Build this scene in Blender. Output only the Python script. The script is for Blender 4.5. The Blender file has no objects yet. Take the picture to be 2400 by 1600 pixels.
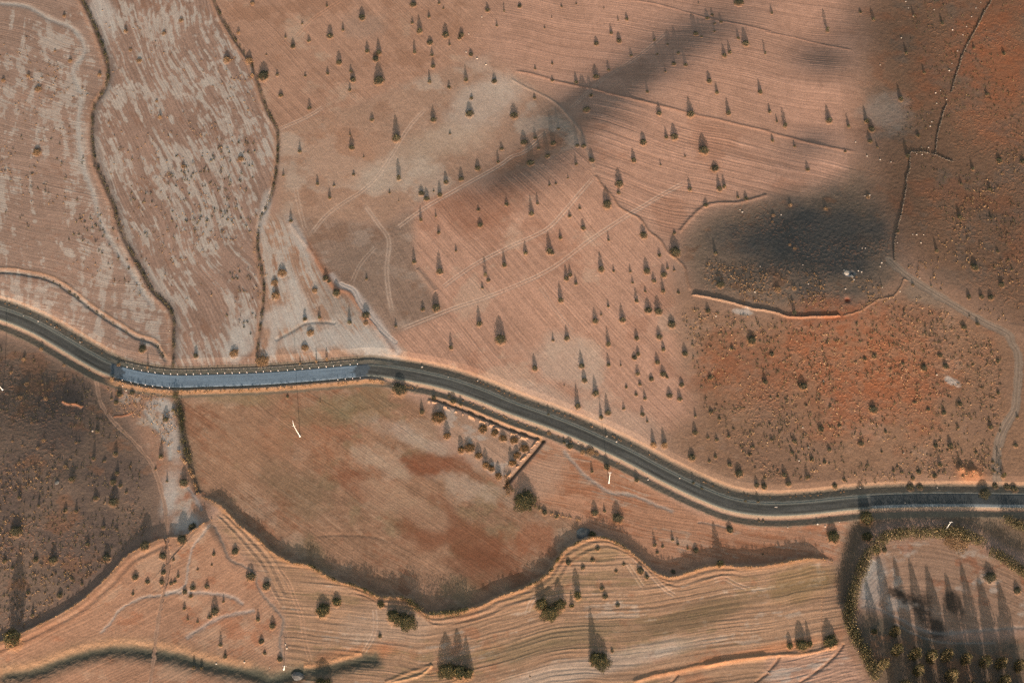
import bpy, math, random
import numpy as np
from mathutils import Vector

# ------------------------------------------------------------------ camera, sky, sun, exposure
W0, H0, F = 2400.0, 1600.0, 3950.0          # size of the photo's own pixel grid and focal length in it
TILT = math.radians(28.0); SC = 4.3          # px per metre at the centre
DIST = F / SC
SUN_EL = math.radians(14.0); SUN_AZ = math.radians(4.5)   # sun low in the south, a touch to the east
sc = bpy.context.scene
cam_d = bpy.data.cameras.new("camera"); cam = bpy.data.objects.new("camera", cam_d)
sc.collection.objects.link(cam); sc.camera = cam
cam_d.sensor_width = 36.0; cam_d.lens = 36.0 * F / W0
cam_d.clip_start = 5.0; cam_d.clip_end = 30000.0
CAM = np.array([0.0, -DIST * math.sin(TILT), DIST * math.cos(TILT)])
cam.location = CAM; cam.rotation_euler = (TILT, 0, 0)

world = bpy.data.worlds.new("World"); sc.world = world; world.use_nodes = True
nt = world.node_tree
sky = nt.nodes.new("ShaderNodeTexSky"); sky.sky_type = 'NISHITA'; sky.sun_disc = False
sky.sun_elevation = SUN_EL; sky.sun_rotation = math.pi - SUN_AZ
sky.air_density = 1.0; sky.dust_density = 2.0; sky.ozone_density = 1.0
tint = nt.nodes.new("ShaderNodeVectorMath"); tint.operation = 'MULTIPLY'; tint.inputs[1].default_value = (1.0, .90, .74)   # dusty evening air
nt.links.new(sky.outputs[0], tint.inputs[0]); nt.links.new(tint.outputs[0], nt.nodes["Background"].inputs[0])
nt.nodes["Background"].inputs[1].default_value = 0.14

sun_d = bpy.data.lights.new("sun", 'SUN'); sun = bpy.data.objects.new("sun", sun_d)
sc.collection.objects.link(sun)
sun_d.energy = 4.0; sun_d.angle = math.radians(0.6); sun_d.color = (1.0, 0.82, 0.70)
SV = Vector((math.sin(SUN_AZ) * math.cos(SUN_EL), -math.cos(SUN_AZ) * math.cos(SUN_EL), math.sin(SUN_EL)))
sun.rotation_euler = SV.to_track_quat('Z', 'Y').to_euler(); sun.location = (60, -300, 300)
sc.view_settings.view_transform = 'Standard'; sc.view_settings.look = 'None'
sc.view_settings.gamma = 1.0; sc.view_settings.exposure = 1.05
try:
    sc.cycles.use_denoising = False; sc.cycles.max_bounces = 4; sc.cycles.diffuse_bounces = 2
except Exception:
    pass

STEP = 0.29                                   # spacing of the ground grid in metres
rng = np.random.default_rng(7); random.seed(7)

# ------------------------------------------------------------------ pixel -> ground
ct, st = math.cos(TILT), math.sin(TILT)
def ray(px, py):
    a = (np.asarray(px, float) - W0 / 2) / F; b = -(np.asarray(py, float) - H0 / 2) / F
    # camera axes: right (1,0,0), up (0,ct,st), forward (0,st,-ct)
    return a, b * ct + st, b * st - ct
def flat(px, py, z=0.0):
    dx, dy, dz = ray(px, py)
    t = (z - CAM[2]) / dz
    return CAM[0] + dx * t, CAM[1] + dy * t
def T(tx, ty, pts):                            # enlarged-tile coordinates -> photo coordinates
    return [(tx + p[0] / 3.92, ty + p[1] / 3.92) + tuple(p[2:]) for p in pts]
def O(pts):
    return [(p[0] / .98, p[1] / .98) + tuple(p[2:]) for p in pts]

# ------------------------------------------------------------------ noise
_tab = rng.random((256, 256)).astype(np.float32)
def vnoise(u, v, seed=0):
    u = u + seed * 17.31; v = v + seed * 9.77
    iu = np.floor(u); iv = np.floor(v)
    fu = (u - iu).astype(np.float32); fv = (v - iv).astype(np.float32)
    iu = iu.astype(np.int64) & 255; iv = iv.astype(np.int64) & 255
    ju = (iu + 1) & 255; jv = (iv + 1) & 255
    fu = fu * fu * (3 - 2 * fu); fv = fv * fv * (3 - 2 * fv)
    a = _tab[iv, iu]; b = _tab[iv, ju]; c = _tab[jv, iu]; d = _tab[jv, ju]
    return (a + (b - a) * fu) * (1 - fv) + (c + (d - c) * fu) * fv
def fbm(u, v, seed=0, octaves=3, gain=0.5):
    s = 0; a = 1.0; t = 0
    for k in range(octaves):
        s = s + a * vnoise(u * 2.03 ** k, v * 2.03 ** k, seed + k * 3); t += a; a *= gain
    return s / t
def sstep(a, b, x):
    t = np.clip((x - a) / (b - a), 0, 1); return t * t * (3 - 2 * t)

# ------------------------------------------------------------------ broad relief: slopes that turn towards / away from the sun
NB = 512; LB = 1100.0
gb = (np.arange(NB) + .5) / NB * LB - LB / 2
BXX, BYY = np.meshgrid(gb, gb)
S = np.zeros((NB, NB))
def shade(cx, cy, rx, ry, rot, amt):
    x0, y0 = flat(cx, cy); sx = rx / SC; sy = ry / (SC * ct); r = math.radians(-rot)
    dx = BXX - x0; dy = BYY - y0
    u = dx * math.cos(r) + dy * math.sin(r); v = -dx * math.sin(r) + dy * math.cos(r)
    g = np.exp(-((u / (sx * 1.12)) ** 2 + (v / (sy * 1.15)) ** 2))
    global S
    S += amt * g * (1.45 if amt < 0 else 1.0)
for b in [
    (1925, 600, 130, 95, 0, -.85), (1960, 490, 120, 75, 0, -.55), (1830, 560, 90, 80, 0, -.2), (2020, 590, 70, 90, 0, -.25), (1715, 540, 95, 60, -25, -.36), (1735, 650, 70, 30, -15, -.35),
    (1650, 610, 60, 60, 0, -.1),
    (1640, 60, 130, 60, -25, -.72), (1490, 165, 150, 60, -28, -.74), (1360, 240, 120, 52, -20, -.70),
    (1270, 380, 115, 60, -25, -.74), (1160, 425, 80, 40, -25, -.35), (1320, 300, 55, 50, 0, -.32), (1430, 285, 70, 40, 0, -.25),
    (1925, 125, 75, 50, 20, -.74), (1990, 60, 60, 60, 0, -.3), (1915, 312, 55, 36, 0, -.7), (1870, 360, 80, 40, 0, -.28),
    (2090, 60, 100, 120, 0, -.38), (2140, 300, 80, 240, 10, -.30), (2050, 330, 60, 50, 0, -.3), (2250, 480, 200, 150, 0, -.2),
    (2330, 660, 120, 150, 0, -.15),
    (2000, 820, 330, 120, 0, .16), (2330, 170, 110, 140, 0, .16), (2200, 1010, 160, 60, 0, .1),
    (70, 900, 130, 85, 10, -.60), (120, 1010, 160, 120, 0, -.42), (120, 1190, 170, 130, 0, -.2), (330, 1250, 90, 40, -30, -.25),
    (1060, 60, 120, 50, 0, .05), (1000, 560, 120, 60, -30, .06), (850, 690, 130, 110, 0, -.1), (870, 560, 90, 80, 0, -.1),
    (700, 700, 70, 50, 0, .12), (1050, 1230, 160, 60, 20, -.06), (700, 1160, 120, 60, 20, -.08),
    (1750, 1290, 200, 26, -8, -.12), (2150, 1480, 200, 60, 0, -.1), (350, 1160, 80, 60, 0, .1), (1400, 820, 180, 80, 0, .08),
    (960, 1390, 120, 50, 0, -.15)]:
    shade(*b)
G = np.clip(S, -1.15, .3) * math.tan(SUN_EL)
kf = np.fft.fftfreq(NB, LB / NB) * 2 * math.pi
KX, KY = np.meshgrid(kf, kf)
Hf = -1j * KY * np.fft.fft2(G) / (KY ** 2 + .035 * KX ** 2 + (2 * math.pi / 420) ** 2 * .22)
BR = np.real(np.fft.ifft2(Hf)); BR -= BR[NB // 2, NB // 2]
def broad(x, y):
    u = np.clip((np.asarray(x, float) + LB / 2) / LB * NB - .5, 0, NB - 1.001)
    v = np.clip((np.asarray(y, float) + LB / 2) / LB * NB - .5, 0, NB - 1.001)
    i = u.astype(int); j = v.astype(int); fu = u - i; fv = v - j
    r = (BR[j, i] * (1 - fu) + BR[j, i + 1] * fu) * (1 - fv) + (BR[j + 1, i] * (1 - fu) + BR[j + 1, i + 1] * fu) * fv
    e = np.maximum(np.abs(x) / 480.0, np.abs(y) / 480.0)
    return r * (1 - sstep(.75, 1.0, e))
def P(px, py):                                 # photo point -> world (x, y), on the broad relief
    z = 0.0
    for _ in range(6):
        x, y = flat(px, py, z); z = broad(x, y)
    return x, y
def PP(pts):
    return [tuple(float(v) for v in P(p[0], p[1])) for p in pts]
def smooth(pts, n=6):
    pts = [np.array(p, float) for p in pts]
    if len(pts) < 3: return [tuple(p) for p in pts]
    q = [2 * pts[0] - pts[1]] + pts + [2 * pts[-1] - pts[-2]]; out = []
    for i in range(1, len(q) - 2):
        for k in range(n):
            t = k / n
            out.append(.5 * ((2 * q[i]) + (q[i + 1] - q[i - 1]) * t + (2 * q[i - 1] - 5 * q[i] + 4 * q[i + 1] - q[i + 2]) * t * t + (3 * q[i] - q[i - 1] - 3 * q[i + 1] + q[i + 2]) * t ** 3))
    out.append(pts[-1]); return [tuple(p) for p in out]

# ------------------------------------------------------------------ ground grid
XA, XB, YA, YB = -400.0, 400.0, -204.0, 258.0
def axis(a, b):
    core = np.arange(a, b + STEP / 2, STEP); s = STEP; hi = []; v = core[-1]
    while v < b + 9000: s *= 1.35; v += s; hi.append(v)
    s = STEP; lo = []; v = core[0]
    while v > a - 9000: s *= 1.35; v -= s; lo.append(v)
    return np.array(lo[::-1] + list(core) + hi)
xs = axis(XA, XB); ys = axis(YA, YB); nx, ny = len(xs), len(ys)
X, Y = np.meshgrid(xs.astype(np.float32), ys.astype(np.float32))
Z = broad(xs[None, :].repeat(ny, 0), ys[:, None].repeat(nx, 1)).astype(np.float32)
Z0 = Z.copy()
def lin(c):
    c = np.array(c, float) / 255.0
    return np.where(c <= .04045, c / 12.92, ((c + .055) / 1.055) ** 2.4)
KL = np.array([1.34, 1.14, 1.02])              # what flat sunlit ground returns per unit albedo with the lights above
def alb(c): return (lin(c) / KL).astype(np.float32)
RGB = np.empty((ny, nx, 3), np.float32); RGB[:] = alb((172, 130, 107))
PLOW = np.ones((ny, nx), np.float32)           # how much field relief is allowed (0 under roads)

def box(x0, x1, y0, y1):
    i0, i1 = np.searchsorted(xs, [x0, x1]); j0, j1 = np.searchsorted(ys, [y0, y1])
    return slice(max(j0, 0), min(j1 + 1, ny)), slice(max(i0, 0), min(i1 + 1, nx))
def paint(sl, c, m):
    m = m[..., None] if m.ndim == 2 else m
    RGB[sl] = RGB[sl] * (1 - m) + (alb(c) if not isinstance(c, np.ndarray) else c) * m
def line(pts, maxd, sm=True, world=False):
    """nearest distance to a polyline; + is left of its direction; returns slice, d, fraction along"""
    w = pts if world else PP(pts)
    if sm: w = smooth(w, 5)
    w = np.array(w); xsn = w[:, 0]; ysn = w[:, 1]
    sl = box(xsn.min() - maxd, xsn.max() + maxd, ysn.min() - maxd, ysn.max() + maxd)
    sh = X[sl].shape
    best = np.full(sh, 1e9, np.float32); sgn = np.ones(sh, np.float32); par = np.zeros(sh, np.float32)
    seg = np.hypot(np.diff(xsn), np.diff(ysn)); L = seg.sum(); acc = 0
    ox, oy = sl[1].start, sl[0].start
    for k in range(len(w) - 1):
        a, b = w[k], w[k + 1]; l = seg[k]
        if l < 1e-6: continue
        s2 = box(min(a[0], b[0]) - maxd, max(a[0], b[0]) + maxd, min(a[1], b[1]) - maxd, max(a[1], b[1]) + maxd)
        x = X[s2] - a[0]; y = Y[s2] - a[1]; dx, dy = (b - a) / l
        t = np.clip(x * dx + y * dy, 0, l); ex = x - t * dx; ey = y - t * dy
        d = np.sqrt(ex * ex + ey * ey); cr = dx * y - dy * x
        r = (slice(s2[0].start - oy, s2[0].stop - oy), slice(s2[1].start - ox, s2[1].stop - ox))
        m = d < best[r]
        best[r] = np.where(m, d, best[r]); sgn[r] = np.where(m, np.where(cr >= 0, 1, -1), sgn[r])
        par[r] = np.where(m, (acc + t) / L, par[r]); acc += l
    best = np.minimum(best, maxd * 1.5)
    return sl, best * sgn, par
def feather(m, rad):
    k = max(1, int(rad / STEP))
    for ax in (0, 1):
        for _ in range(2):
            p = np.pad(m, [(k + 1, k) if a == ax else (0, 0) for a in (0, 1)], mode='edge').cumsum(ax, dtype=np.float64)
            n = m.shape[ax]
            m = ((p[2 * k + 1:2 * k + 1 + n] - p[:n]) if ax == 0 else (p[:, 2 * k + 1:2 * k + 1 + n] - p[:, :n])) / (2 * k + 1)
    return m.astype(np.float32)
def inside(pts, edge=0.0, seed=1, fe=2.2):
    w = np.array(PP(pts)); m = 6
    sl = box(w[:, 0].min() - m, w[:, 0].max() + m, w[:, 1].min() - m, w[:, 1].max() + m)
    x = X[sl]; y = Y[sl]
    if edge:
        x = x + (fbm(x / 6, y / 6, seed, 3) - .5) * edge * 2; y = y + (fbm(x / 6, y / 6, seed + 5, 3) - .5) * edge * 2
    r = np.zeros(x.shape, bool); n = len(w)
    for i in range(n):
        a, b = w[i], w[(i + 1) % n]
        if a[1] == b[1]: continue
        c = ((a[1] > y) != (b[1] > y)) & (x < (b[0] - a[0]) * (y - a[1]) / (b[1] - a[1]) + a[0])
        r ^= c
    return sl, feather(r.astype(np.float32), fe)
def blob(cx, cy, rx, ry, rot=0, noise=.5, seed=3, p=1.0):
    x0, y0 = P(cx, cy); sx = rx / SC; sy = ry / (SC * ct); R = max(sx, sy) * 1.9 + 2
    sl = box(x0 - R, x0 + R, y0 - R, y0 + R); r = math.radians(-rot)
    dx = X[sl] - x0; dy = Y[sl] - y0
    u = (dx * math.cos(r) + dy * math.sin(r)) / sx; v = (-dx * math.sin(r) + dy * math.cos(r)) / sy
    q = np.sqrt(u * u + v * v) + (fbm(X[sl] / (R * .3), Y[sl] / (R * .3), seed, 4, .6) - .5) * 2 * noise
    return sl, (1 - sstep(.45, 1.25, q)) ** p

# ---- road centre line (photo pixels) is needed first: it clears the fields
ROAD = [(-90, 715), (0, 735), (77, 765), (140, 800), (204, 838), (255, 864), (322, 883), (400, 893), (480, 892), (600, 888), (740, 878), (830, 870),
        (880, 868), (980, 883), (1059, 902), (1130, 927), (1200, 956), (1330, 1004), (1455, 1060), (1550, 1110), (1634, 1151), (1710, 1181),
        (1787, 1193), (1880, 1191), (2000, 1179), (2120, 1173), (2250, 1172), (2400, 1174), (2500, 1176)]
RW = smooth(PP([(-420, 560), (-240, 655)] + ROAD + [(2640, 1186), (2780, 1204)]), 8)
sl_r, d_r, s_r = line(RW, 16.0, sm=False, world=True)
RB = np.full(X.shape, 99.0, np.float32); RB[sl_r] = d_r        # + is north of the road
RS = np.zeros(X.shape, np.float32); RS[sl_r] = s_r

# ---- general soil variation
core = box(XA - 60, XB + 60, YA - 60, YB + 60)
n1 = fbm(X[core] / 46, Y[core] / 38, 11, 4); n2 = fbm(X[core] / 9, Y[core] / 7, 12, 4, .6)
RGB[core] *= (1 + (n1 - .5) * .22 + (n2 - .5) * .18)[..., None]
paint(core, (150, 96, 66), sstep(.56, .75, fbm(X[core] / 30, Y[core] / 22, 14, 3)) * .25)

# ---- fields
HGT = np.zeros((ny, nx), np.float32)
def field(poly, base, ang=None, spacing=1.1, amp=.035, tone=.12, streak=None, patch=None, seed=1, edge=.6, curve=None, base_m=1.0, rough=.03, warp=3.0, broken=.5, fe=2.2):
    sl, m = inside(poly, edge, seed, fe)
    x = X[sl]; y = Y[sl]
    nn = fbm(x / 30, y / 24, seed, 4); nf = fbm(x / 3.5, y / 3, seed + 2, 4, .65)
    c = alb(base)[None, None, :] * (1 + (nn - .5) * .25 + (nf - .5) * .22)[..., None]
    RGB[sl] = RGB[sl] * (1 - m[..., None] * base_m) + c * (m * base_m)[..., None]
    if ang is not None or curve is not None:
        if curve is not None:
            _, d, _ = None, None, None
            cw = smooth(PP(curve), 4); cw = np.array(cw)
            # smooth distance-like coordinate: y offset from the curve, scaled by its slope
            xi = cw[:, 0]; yi = cw[:, 1]; o = np.argsort(xi)
            yc = np.interp(x.ravel(), xi[o], yi[o]).reshape(x.shape); v = (y - yc) * .92; u = x
        else:
            a = math.radians(ang); ux, uy = math.cos(a), -math.sin(a) / ct; l = math.hypot(ux, uy); ux /= l; uy /= l
            u = x * ux + y * uy; v = -x * uy + y * ux
        v = v + (fbm(u / 60, v / 60, seed + 4, 2) - .5) * warp * 2 + (fbm(u / 9, v / 9, seed + 6, 2) - .5) * .8
        k1 = fbm(u / 14, v / 2.2, seed + 7, 3)
        ph = np.sin(v * 2 * math.pi / spacing + (k1 - .5) * 5) * (.25 + .75 * sstep(.35, .65, fbm(u / 40, v / 16, seed + 30, 3)))
        ph = ph * .5 + (fbm(u / 34, v / (spacing * .62), seed + 31, 2, .7) - .5) * 3.0
        big = fbm(u / 55, v / (spacing * 1.7), seed + 8, 2) - .5
        HGT[sl] += m * amp * .66 * (ph + big * 1.6)
        RGB[sl] *= (1 + m * np.clip(ph * tone * .75 + big * tone * 1.3, -.3, .3))[..., None]
        if streak is not None:
            u_, v_ = u, v
            for (col, th, amt, su, sv, sd, *sa) in streak:
                u, v = u_, v_
                if sa:
                    a2 = math.radians(sa[0]); wx_ = (vnoise(x / 25, y / 25, sd) - .5) * 9; u = x * math.cos(a2) - y * math.sin(a2); v = x * math.sin(a2) + y * math.cos(a2) + wx_
                q = fbm(u / su + (vnoise(u / 30, v / 30, sd) - .5) * 2, v / sv, sd, 4, .6) * .65 + fbm(x / 26, y / 26, sd + 9, 3) * .35
                w = sstep(th, th + .10, q + (vnoise(u_ / 9, v_ / .75, sd + 3) - .5) * .17 + (fbm(x / 2.4, y / 2.4, sd + 6, 2) - .5) * .22) * (.72 + .28 * sstep(.3, .6, vnoise(u_ / 12, v_ / .6, sd + 5)))
                paint(sl, col, w * m * amt)
    if patch is not None:
        for (col, th, amt, sz, sd) in patch:
            q = fbm(x / sz, y / (sz * .8), sd, 5, .6)
            paint(sl, col, sstep(th, th + .12, q) * m * amt)
    if rough: HGT[sl] += m * (fbm(x / 1.6, y / 1.6, seed + 20, 3, .6) - .5) * rough * 2

PALE = (186, 164, 146)
G1 = O([(180, -20), (205, 30), (222, 70), (240, 120), (250, 165), (240, 205), (216, 245), (212, 320), (220, 370), (240, 420), (262, 470), (275, 520), (300, 575), (325, 620), (350, 665), (385, 700), (398, 730), (399, 780), (398, 845)])
G2 = O([(485, -20), (505, 30), (530, 75), (560, 120), (580, 150), (598, 205), (615, 255), (635, 290), (639, 330), (636, 380), (628, 430), (610, 480), (598, 500), (592, 560), (600, 610), (606, 660), (602, 720), (594, 780), (590, 830)])
L3 = O([(660, 505), (690, 545), (720, 585), (748, 630), (770, 660), (800, 672), (825, 700), (860, 745), (890, 790), (912, 820)])
field(O([(-60, -60), (150, -60)] ) + G1 + O([(300, 850), (200, 800), (100, 740), (0, 700), (-80, 690)]), (154, 120, 101), 13, 1.5, .035, .14,
      streak=[(PALE, .50, .68, 14, 3.6, 31, 80), ((140, 96, 74), .60, .35, 9, 4, 33)], seed=21, warp=8)
field(G1 + G2[::-1], (152, 117, 98), 62, 1.6, .05, .18, streak=[(PALE, .485, .80, 13, 2.1, 41), ((133, 88, 64), .60, .40, 16, 3, 43)], seed=23, warp=7)
field(O([(610, 490), (650, 495)]) + L3 + O([(760, 835), (595, 845)]) + G2[::-1][:8], (166, 126, 102), 66, 1.7, .04, .16,
      streak=[(PALE, .46, .8, 26, 2.4, 51), ((150, 96, 68), .60, .4, 12, 3, 53)], seed=25, warp=9)
# upper middle
field(G2[:9] + O([(820, 240), (1130, 120), (1180, -60), (470, -60)]), (170, 125, 100), 47, 1.3, .04, .14, seed=27,
      patch=[((184, 148, 122), .55, .6, 34, 61), ((150, 105, 80), .58, .5, 26, 62)])
field(O([(640, 300), (820, 240), (1130, 120), (1260, 215), (1345, 330), (1370, 420), (1140, 390), (930, 480), (880, 520), (640, 500)]), (166, 126, 102), 52, 1.1, .02, .08, seed=29,
      patch=[((182, 152, 130), .52, .6, 30, 63), ((148, 104, 80), .56, .4, 20, 64)], rough=.045)
field(O([(640, 490), (880, 520), (960, 470), (950, 600), (1020, 720), (900, 770), (860, 740), (800, 670), (740, 620)]), (150, 117, 97), 62, 1.4, .03, .14, seed=30,
      patch=[((172, 142, 122), .58, .5, 14, 65), ((132, 94, 72), .56, .5, 17, 66)], rough=.05)
field(O([(950, 475), (1350, 330), (1370, 400), (1400, 460), (1470, 510), (1540, 590), (1560, 760), (1600, 960), (1500, 1020), (1180, 910), (900, 815), (905, 770), (1030, 720), (955, 610)]), (180, 132, 107), 49, 1.6, .05, .16, seed=31,
      patch=[((160, 108, 83), .55, .4, 26, 67), ((190, 152, 126), .60, .5, 22, 68)], rough=.03)
paint(*(lambda b: (b[0], (150, 97, 72), b[1] * .55))(blob(1120, 490, 130, 60, -20, .5, 71)))
for (cx, cy, rx, ry, rot, col, a) in [(1120, 250, 130, 60, -35, (190, 165, 145), .55), (930, 400, 110, 50, -10, (186, 160, 138), .5), (1040, 330, 120, 50, -20, (184, 156, 132), .45), (1230, 370, 110, 40, -25, (158, 100, 70), .45),
        (800, 360, 90, 90, 0, (170, 120, 92), .4), (830, 640, 110, 90, 0, (138, 110, 92), .5), (1330, 845, 110, 60, 20, (184, 152, 130), .6), (1290, 930, 120, 40, 25, (190, 160, 138), .45), (1480, 1000, 150, 40, 28, (186, 150, 126), .5),
        (1000, 60, 130, 60, 0, (165, 118, 92), .4), (860, 60, 60, 40, 0, (150, 122, 104), .4), (1750, 1120, 180, 35, 12, (188, 150, 124), .55)]:
    sl, m = blob(cx, cy, rx, ry, rot, .6, int(cx)); paint(sl, col, m * a)
# upper right ploughed
field(O([(1080, 125), (1180, -60), (1990, -60), (1985, 380), (1340, 205), (1180, 160)]), (177, 130, 106), 10, 1.6, .045, .13, seed=33, edge=9, fe=12, broken=.35,
      patch=[((158, 116, 94), .56, .5, 30, 73)], rough=.025)
field(O([(1340, 205), (1985, 378), (1900, 430), (1750, 450), (1660, 460), (1600, 500), (1550, 560), (1470, 500), (1400, 455), (1360, 390), (1350, 330)]), (177, 130, 106), 14, 2.0, .085, .19, seed=35, edge=3, fe=5, broken=.4,
      patch=[((156, 108, 84), .56, .5, 24, 75)], rough=.03, warp=5)
# right hills
field(O([(1985, -60), (2420, -60), (2420, 820), (2060, 600), (1980, 440), (1990, 380)]), (120, 88, 68), None, seed=37, edge=8, fe=12, rough=.10,
      patch=[((108, 88, 74), .52, .55, 18, 77), ((138, 86, 60), .54, .45, 30, 78)])
field(O([(1560, 560), (1610, 495), (1700, 465), (1900, 430), (1985, 380), (2060, 600), (2090, 640), (1960, 735), (1850, 735), (1620, 690), (1590, 680)]), (124, 99, 81), None, seed=39, fe=6, rough=.10,
      patch=[((98, 84, 73), .53, .7, 25, 79), ((126, 84, 60), .60, .5, 12, 80)])
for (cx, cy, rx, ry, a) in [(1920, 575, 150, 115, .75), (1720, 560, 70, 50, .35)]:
    sl, m = blob(cx, cy, rx, ry, 0, .6, 81); paint(sl, (90, 82, 75), m * a)  # dark soil and scrub, with the north slope's shade deepened in the colour
field(O([(1590, 690), (1850, 738), (1960, 735), (2090, 640), (2300, 740), (2352, 790), (2420, 830), (2420, 1120), (2280, 1110), (2000, 1130), (1780, 1140), (1680, 1130), (1560, 1060), (1500, 1010), (1600, 960), (1560, 760), (1540, 600)]), (142, 104, 80), None, seed=41, fe=7, rough=.10,
      patch=[((132, 98, 78), .5, .5, 22, 83), ((164, 126, 102), .60, .5, 24, 84)])
for (cx, cy, rx, ry, a) in [(1990, 830, 240, 120, .75), (1780, 860, 150, 90, .5), (2050, 960, 140, 80, .55), (1960, 730, 190, 40, .5), (2340, 120, 110, 140, .6), (2330, 280, 90, 90, .4), (2180, 180, 60, 120, .25), (60, 1290, 70, 90, .35), (90, 1380, 90, 60, .35), (250, 1230, 60, 30, .2)]:
    sl, m = blob(cx, cy, rx, ry, 0, .9, int(cx) + 3); paint(sl, (148, 86, 57), m * a * (.45 + .5 * sstep(.4, .62, fbm(X[sl] / 4, Y[sl] / 3, 85, 4, .65))))
sl, m = blob(2080, 270, 70, 60, -30, .5, 86); paint(sl, (140, 122, 108), m * .6)
sl, m = blob(2170, 690, 60, 30, 25, .5, 87); paint(sl, (134, 112, 94), m * .6)
# lower left dark hill
field(O([(-60, 760), (60, 775), (210, 850), (250, 880), (300, 960), (350, 1050), (385, 1130), (385, 1200), (330, 1245), (280, 1275), (230, 1330), (170, 1385), (90, 1440), (-60, 1500)]), (124, 97, 80), None, seed=43, fe=6, rough=.09,
      patch=[((108, 86, 74), .48, .7, 26, 88), ((142, 96, 70), .60, .5, 14, 89)])
# strip between dark hill and the ditch hedge
field(O([(215, 850), (400, 895), (418, 980), (425, 1060), (445, 1100), (480, 1180), (440, 1215), (400, 1235), (330, 1245), (385, 1200), (385, 1130), (350, 1050), (300, 960)]), (164, 120, 95), None, seed=45, rough=.05,
      patch=[((186, 158, 136), .52, .7, 16, 90), ((160, 94, 66), .60, .5, 12, 91)])
# big field under the road
B1 = (T(0, 800, [(1830, 1420), (1960, 1480), (2050, 1540)]) + T(0, 1200, [(2130, 60), (2200, 140), (2352, 240)]) + T(600, 1200, [(100, 340), (200, 410), (330, 480), (460, 500), (560, 540), (650, 600), (780, 660), (900, 690), (1000, 730), (1110, 790), (1250, 795), (1400, 820), (1470, 880), (1550, 945), (1640, 960), (1800, 940), (1950, 910), (2100, 860), (2200, 805)])
      + T(1200, 1200, [(0, 755), (130, 705), (250, 640), (350, 560), (420, 450), (480, 370), (600, 300), (720, 255), (830, 250), (950, 290), (1060, 360), (1180, 460), (1280, 550), (1380, 600), (1480, 610), (1600, 575), (1750, 530), (1900, 505), (2100, 520), (2280, 515)]) + T(1800, 1200, [(0, 500), (150, 480), (300, 450), (480, 440), (625, 465)]))
field([(408, 905), (600, 915), (830, 893), (880, 900), (1000, 950), (1050, 1060), (1190, 1130), (1360, 1215), (1385, 1240), (1330, 1290)] + B1[:31][::-1] + [(440, 1100), (420, 1000)], (154, 112, 86), 33, 1.35, .036, .13, seed=47, warp=4,
      streak=[((140, 84, 58), .56, .45, 22, 6, 92), ((178, 138, 110), .60, .4, 20, 3, 93)],
      patch=[((132, 108, 80), .58, .5, 24, 94), ((176, 140, 114), .60, .4, 20, 95)])
sl, m = inside([(430, 915), (830, 900), (1000, 960), (1050, 1060), (1360, 1225), (1300, 1320), (1000, 1430), (640, 1300), (480, 1170)], 4, 5, 6)
mt = fbm(X[sl] / 1.6, Y[sl] / 1.4, 141, 3, .7); mt2 = fbm(X[sl] / 7, Y[sl] / 5, 142, 3, .6)
RGB[sl] *= (1 + m * ((mt - .5) * .42 + (mt2 - .5) * .36))[..., None]; HGT[sl] += m * (mt - .5) * .06
for (cx, cy, rx, ry, rot, col, a) in [(1000, 1090, 75, 30, 10, (134, 78, 54), .7), (850, 1150, 60, 25, 30, (136, 82, 58), .6), (1080, 1260, 130, 60, 25, (132, 80, 56), .75), (1140, 1330, 80, 40, 10, (122, 76, 54), .6), (980, 1030, 110, 22, 25, (182, 152, 130), .6), (900, 1090, 80, 22, 35, (180, 146, 120), .6),
        (1100, 1140, 90, 26, 20, (182, 150, 126), .6), (940, 1180, 120, 30, 25, (176, 136, 108), .5), (700, 1150, 90, 50, 30, (130, 102, 76), .45), (560, 930, 80, 20, 0, (140, 116, 84), .5), (800, 950, 60, 30, 0, (130, 112, 82), .5), (1250, 1260, 60, 40, 0, (150, 88, 60), .5), (540, 1080, 60, 90, 0, (172, 124, 94), .4), (700, 1020, 100, 60, 20, (166, 112, 82), .4)]:
    sl, m = blob(cx, cy, rx, ry, rot, .9, int(cx) + 7); paint(sl, col, m * a)
# south verge fields between road and bank
field(O([(1000, 920), (1245, 1010), (1165, 1115), (1050, 1030)]), (176, 134, 108), 38, 1.3, .04, .16, seed=49, patch=[(PALE, .52, .5, 12, 96)])
field(O([(1250, 1012), (1400, 1060), (1600, 1180), (1780, 1205), (1950, 1180), (1960, 1280), (1900, 1290), (1650, 1305), (1550, 1325), (1480, 1295), (1400, 1240), (1340, 1200), (1165, 1120)]), (174, 122, 93), 12, 1.6, .04, .16, seed=51,
      streak=[((156, 96, 66), .55, .6, 24, 3, 97), ((180, 150, 126), .60, .5, 20, 3, 98)], warp=7)
sl, m = blob(1270, 1120, 90, 40, -40, .4, 99); paint(sl, (178, 136, 110), m * .7)
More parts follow.
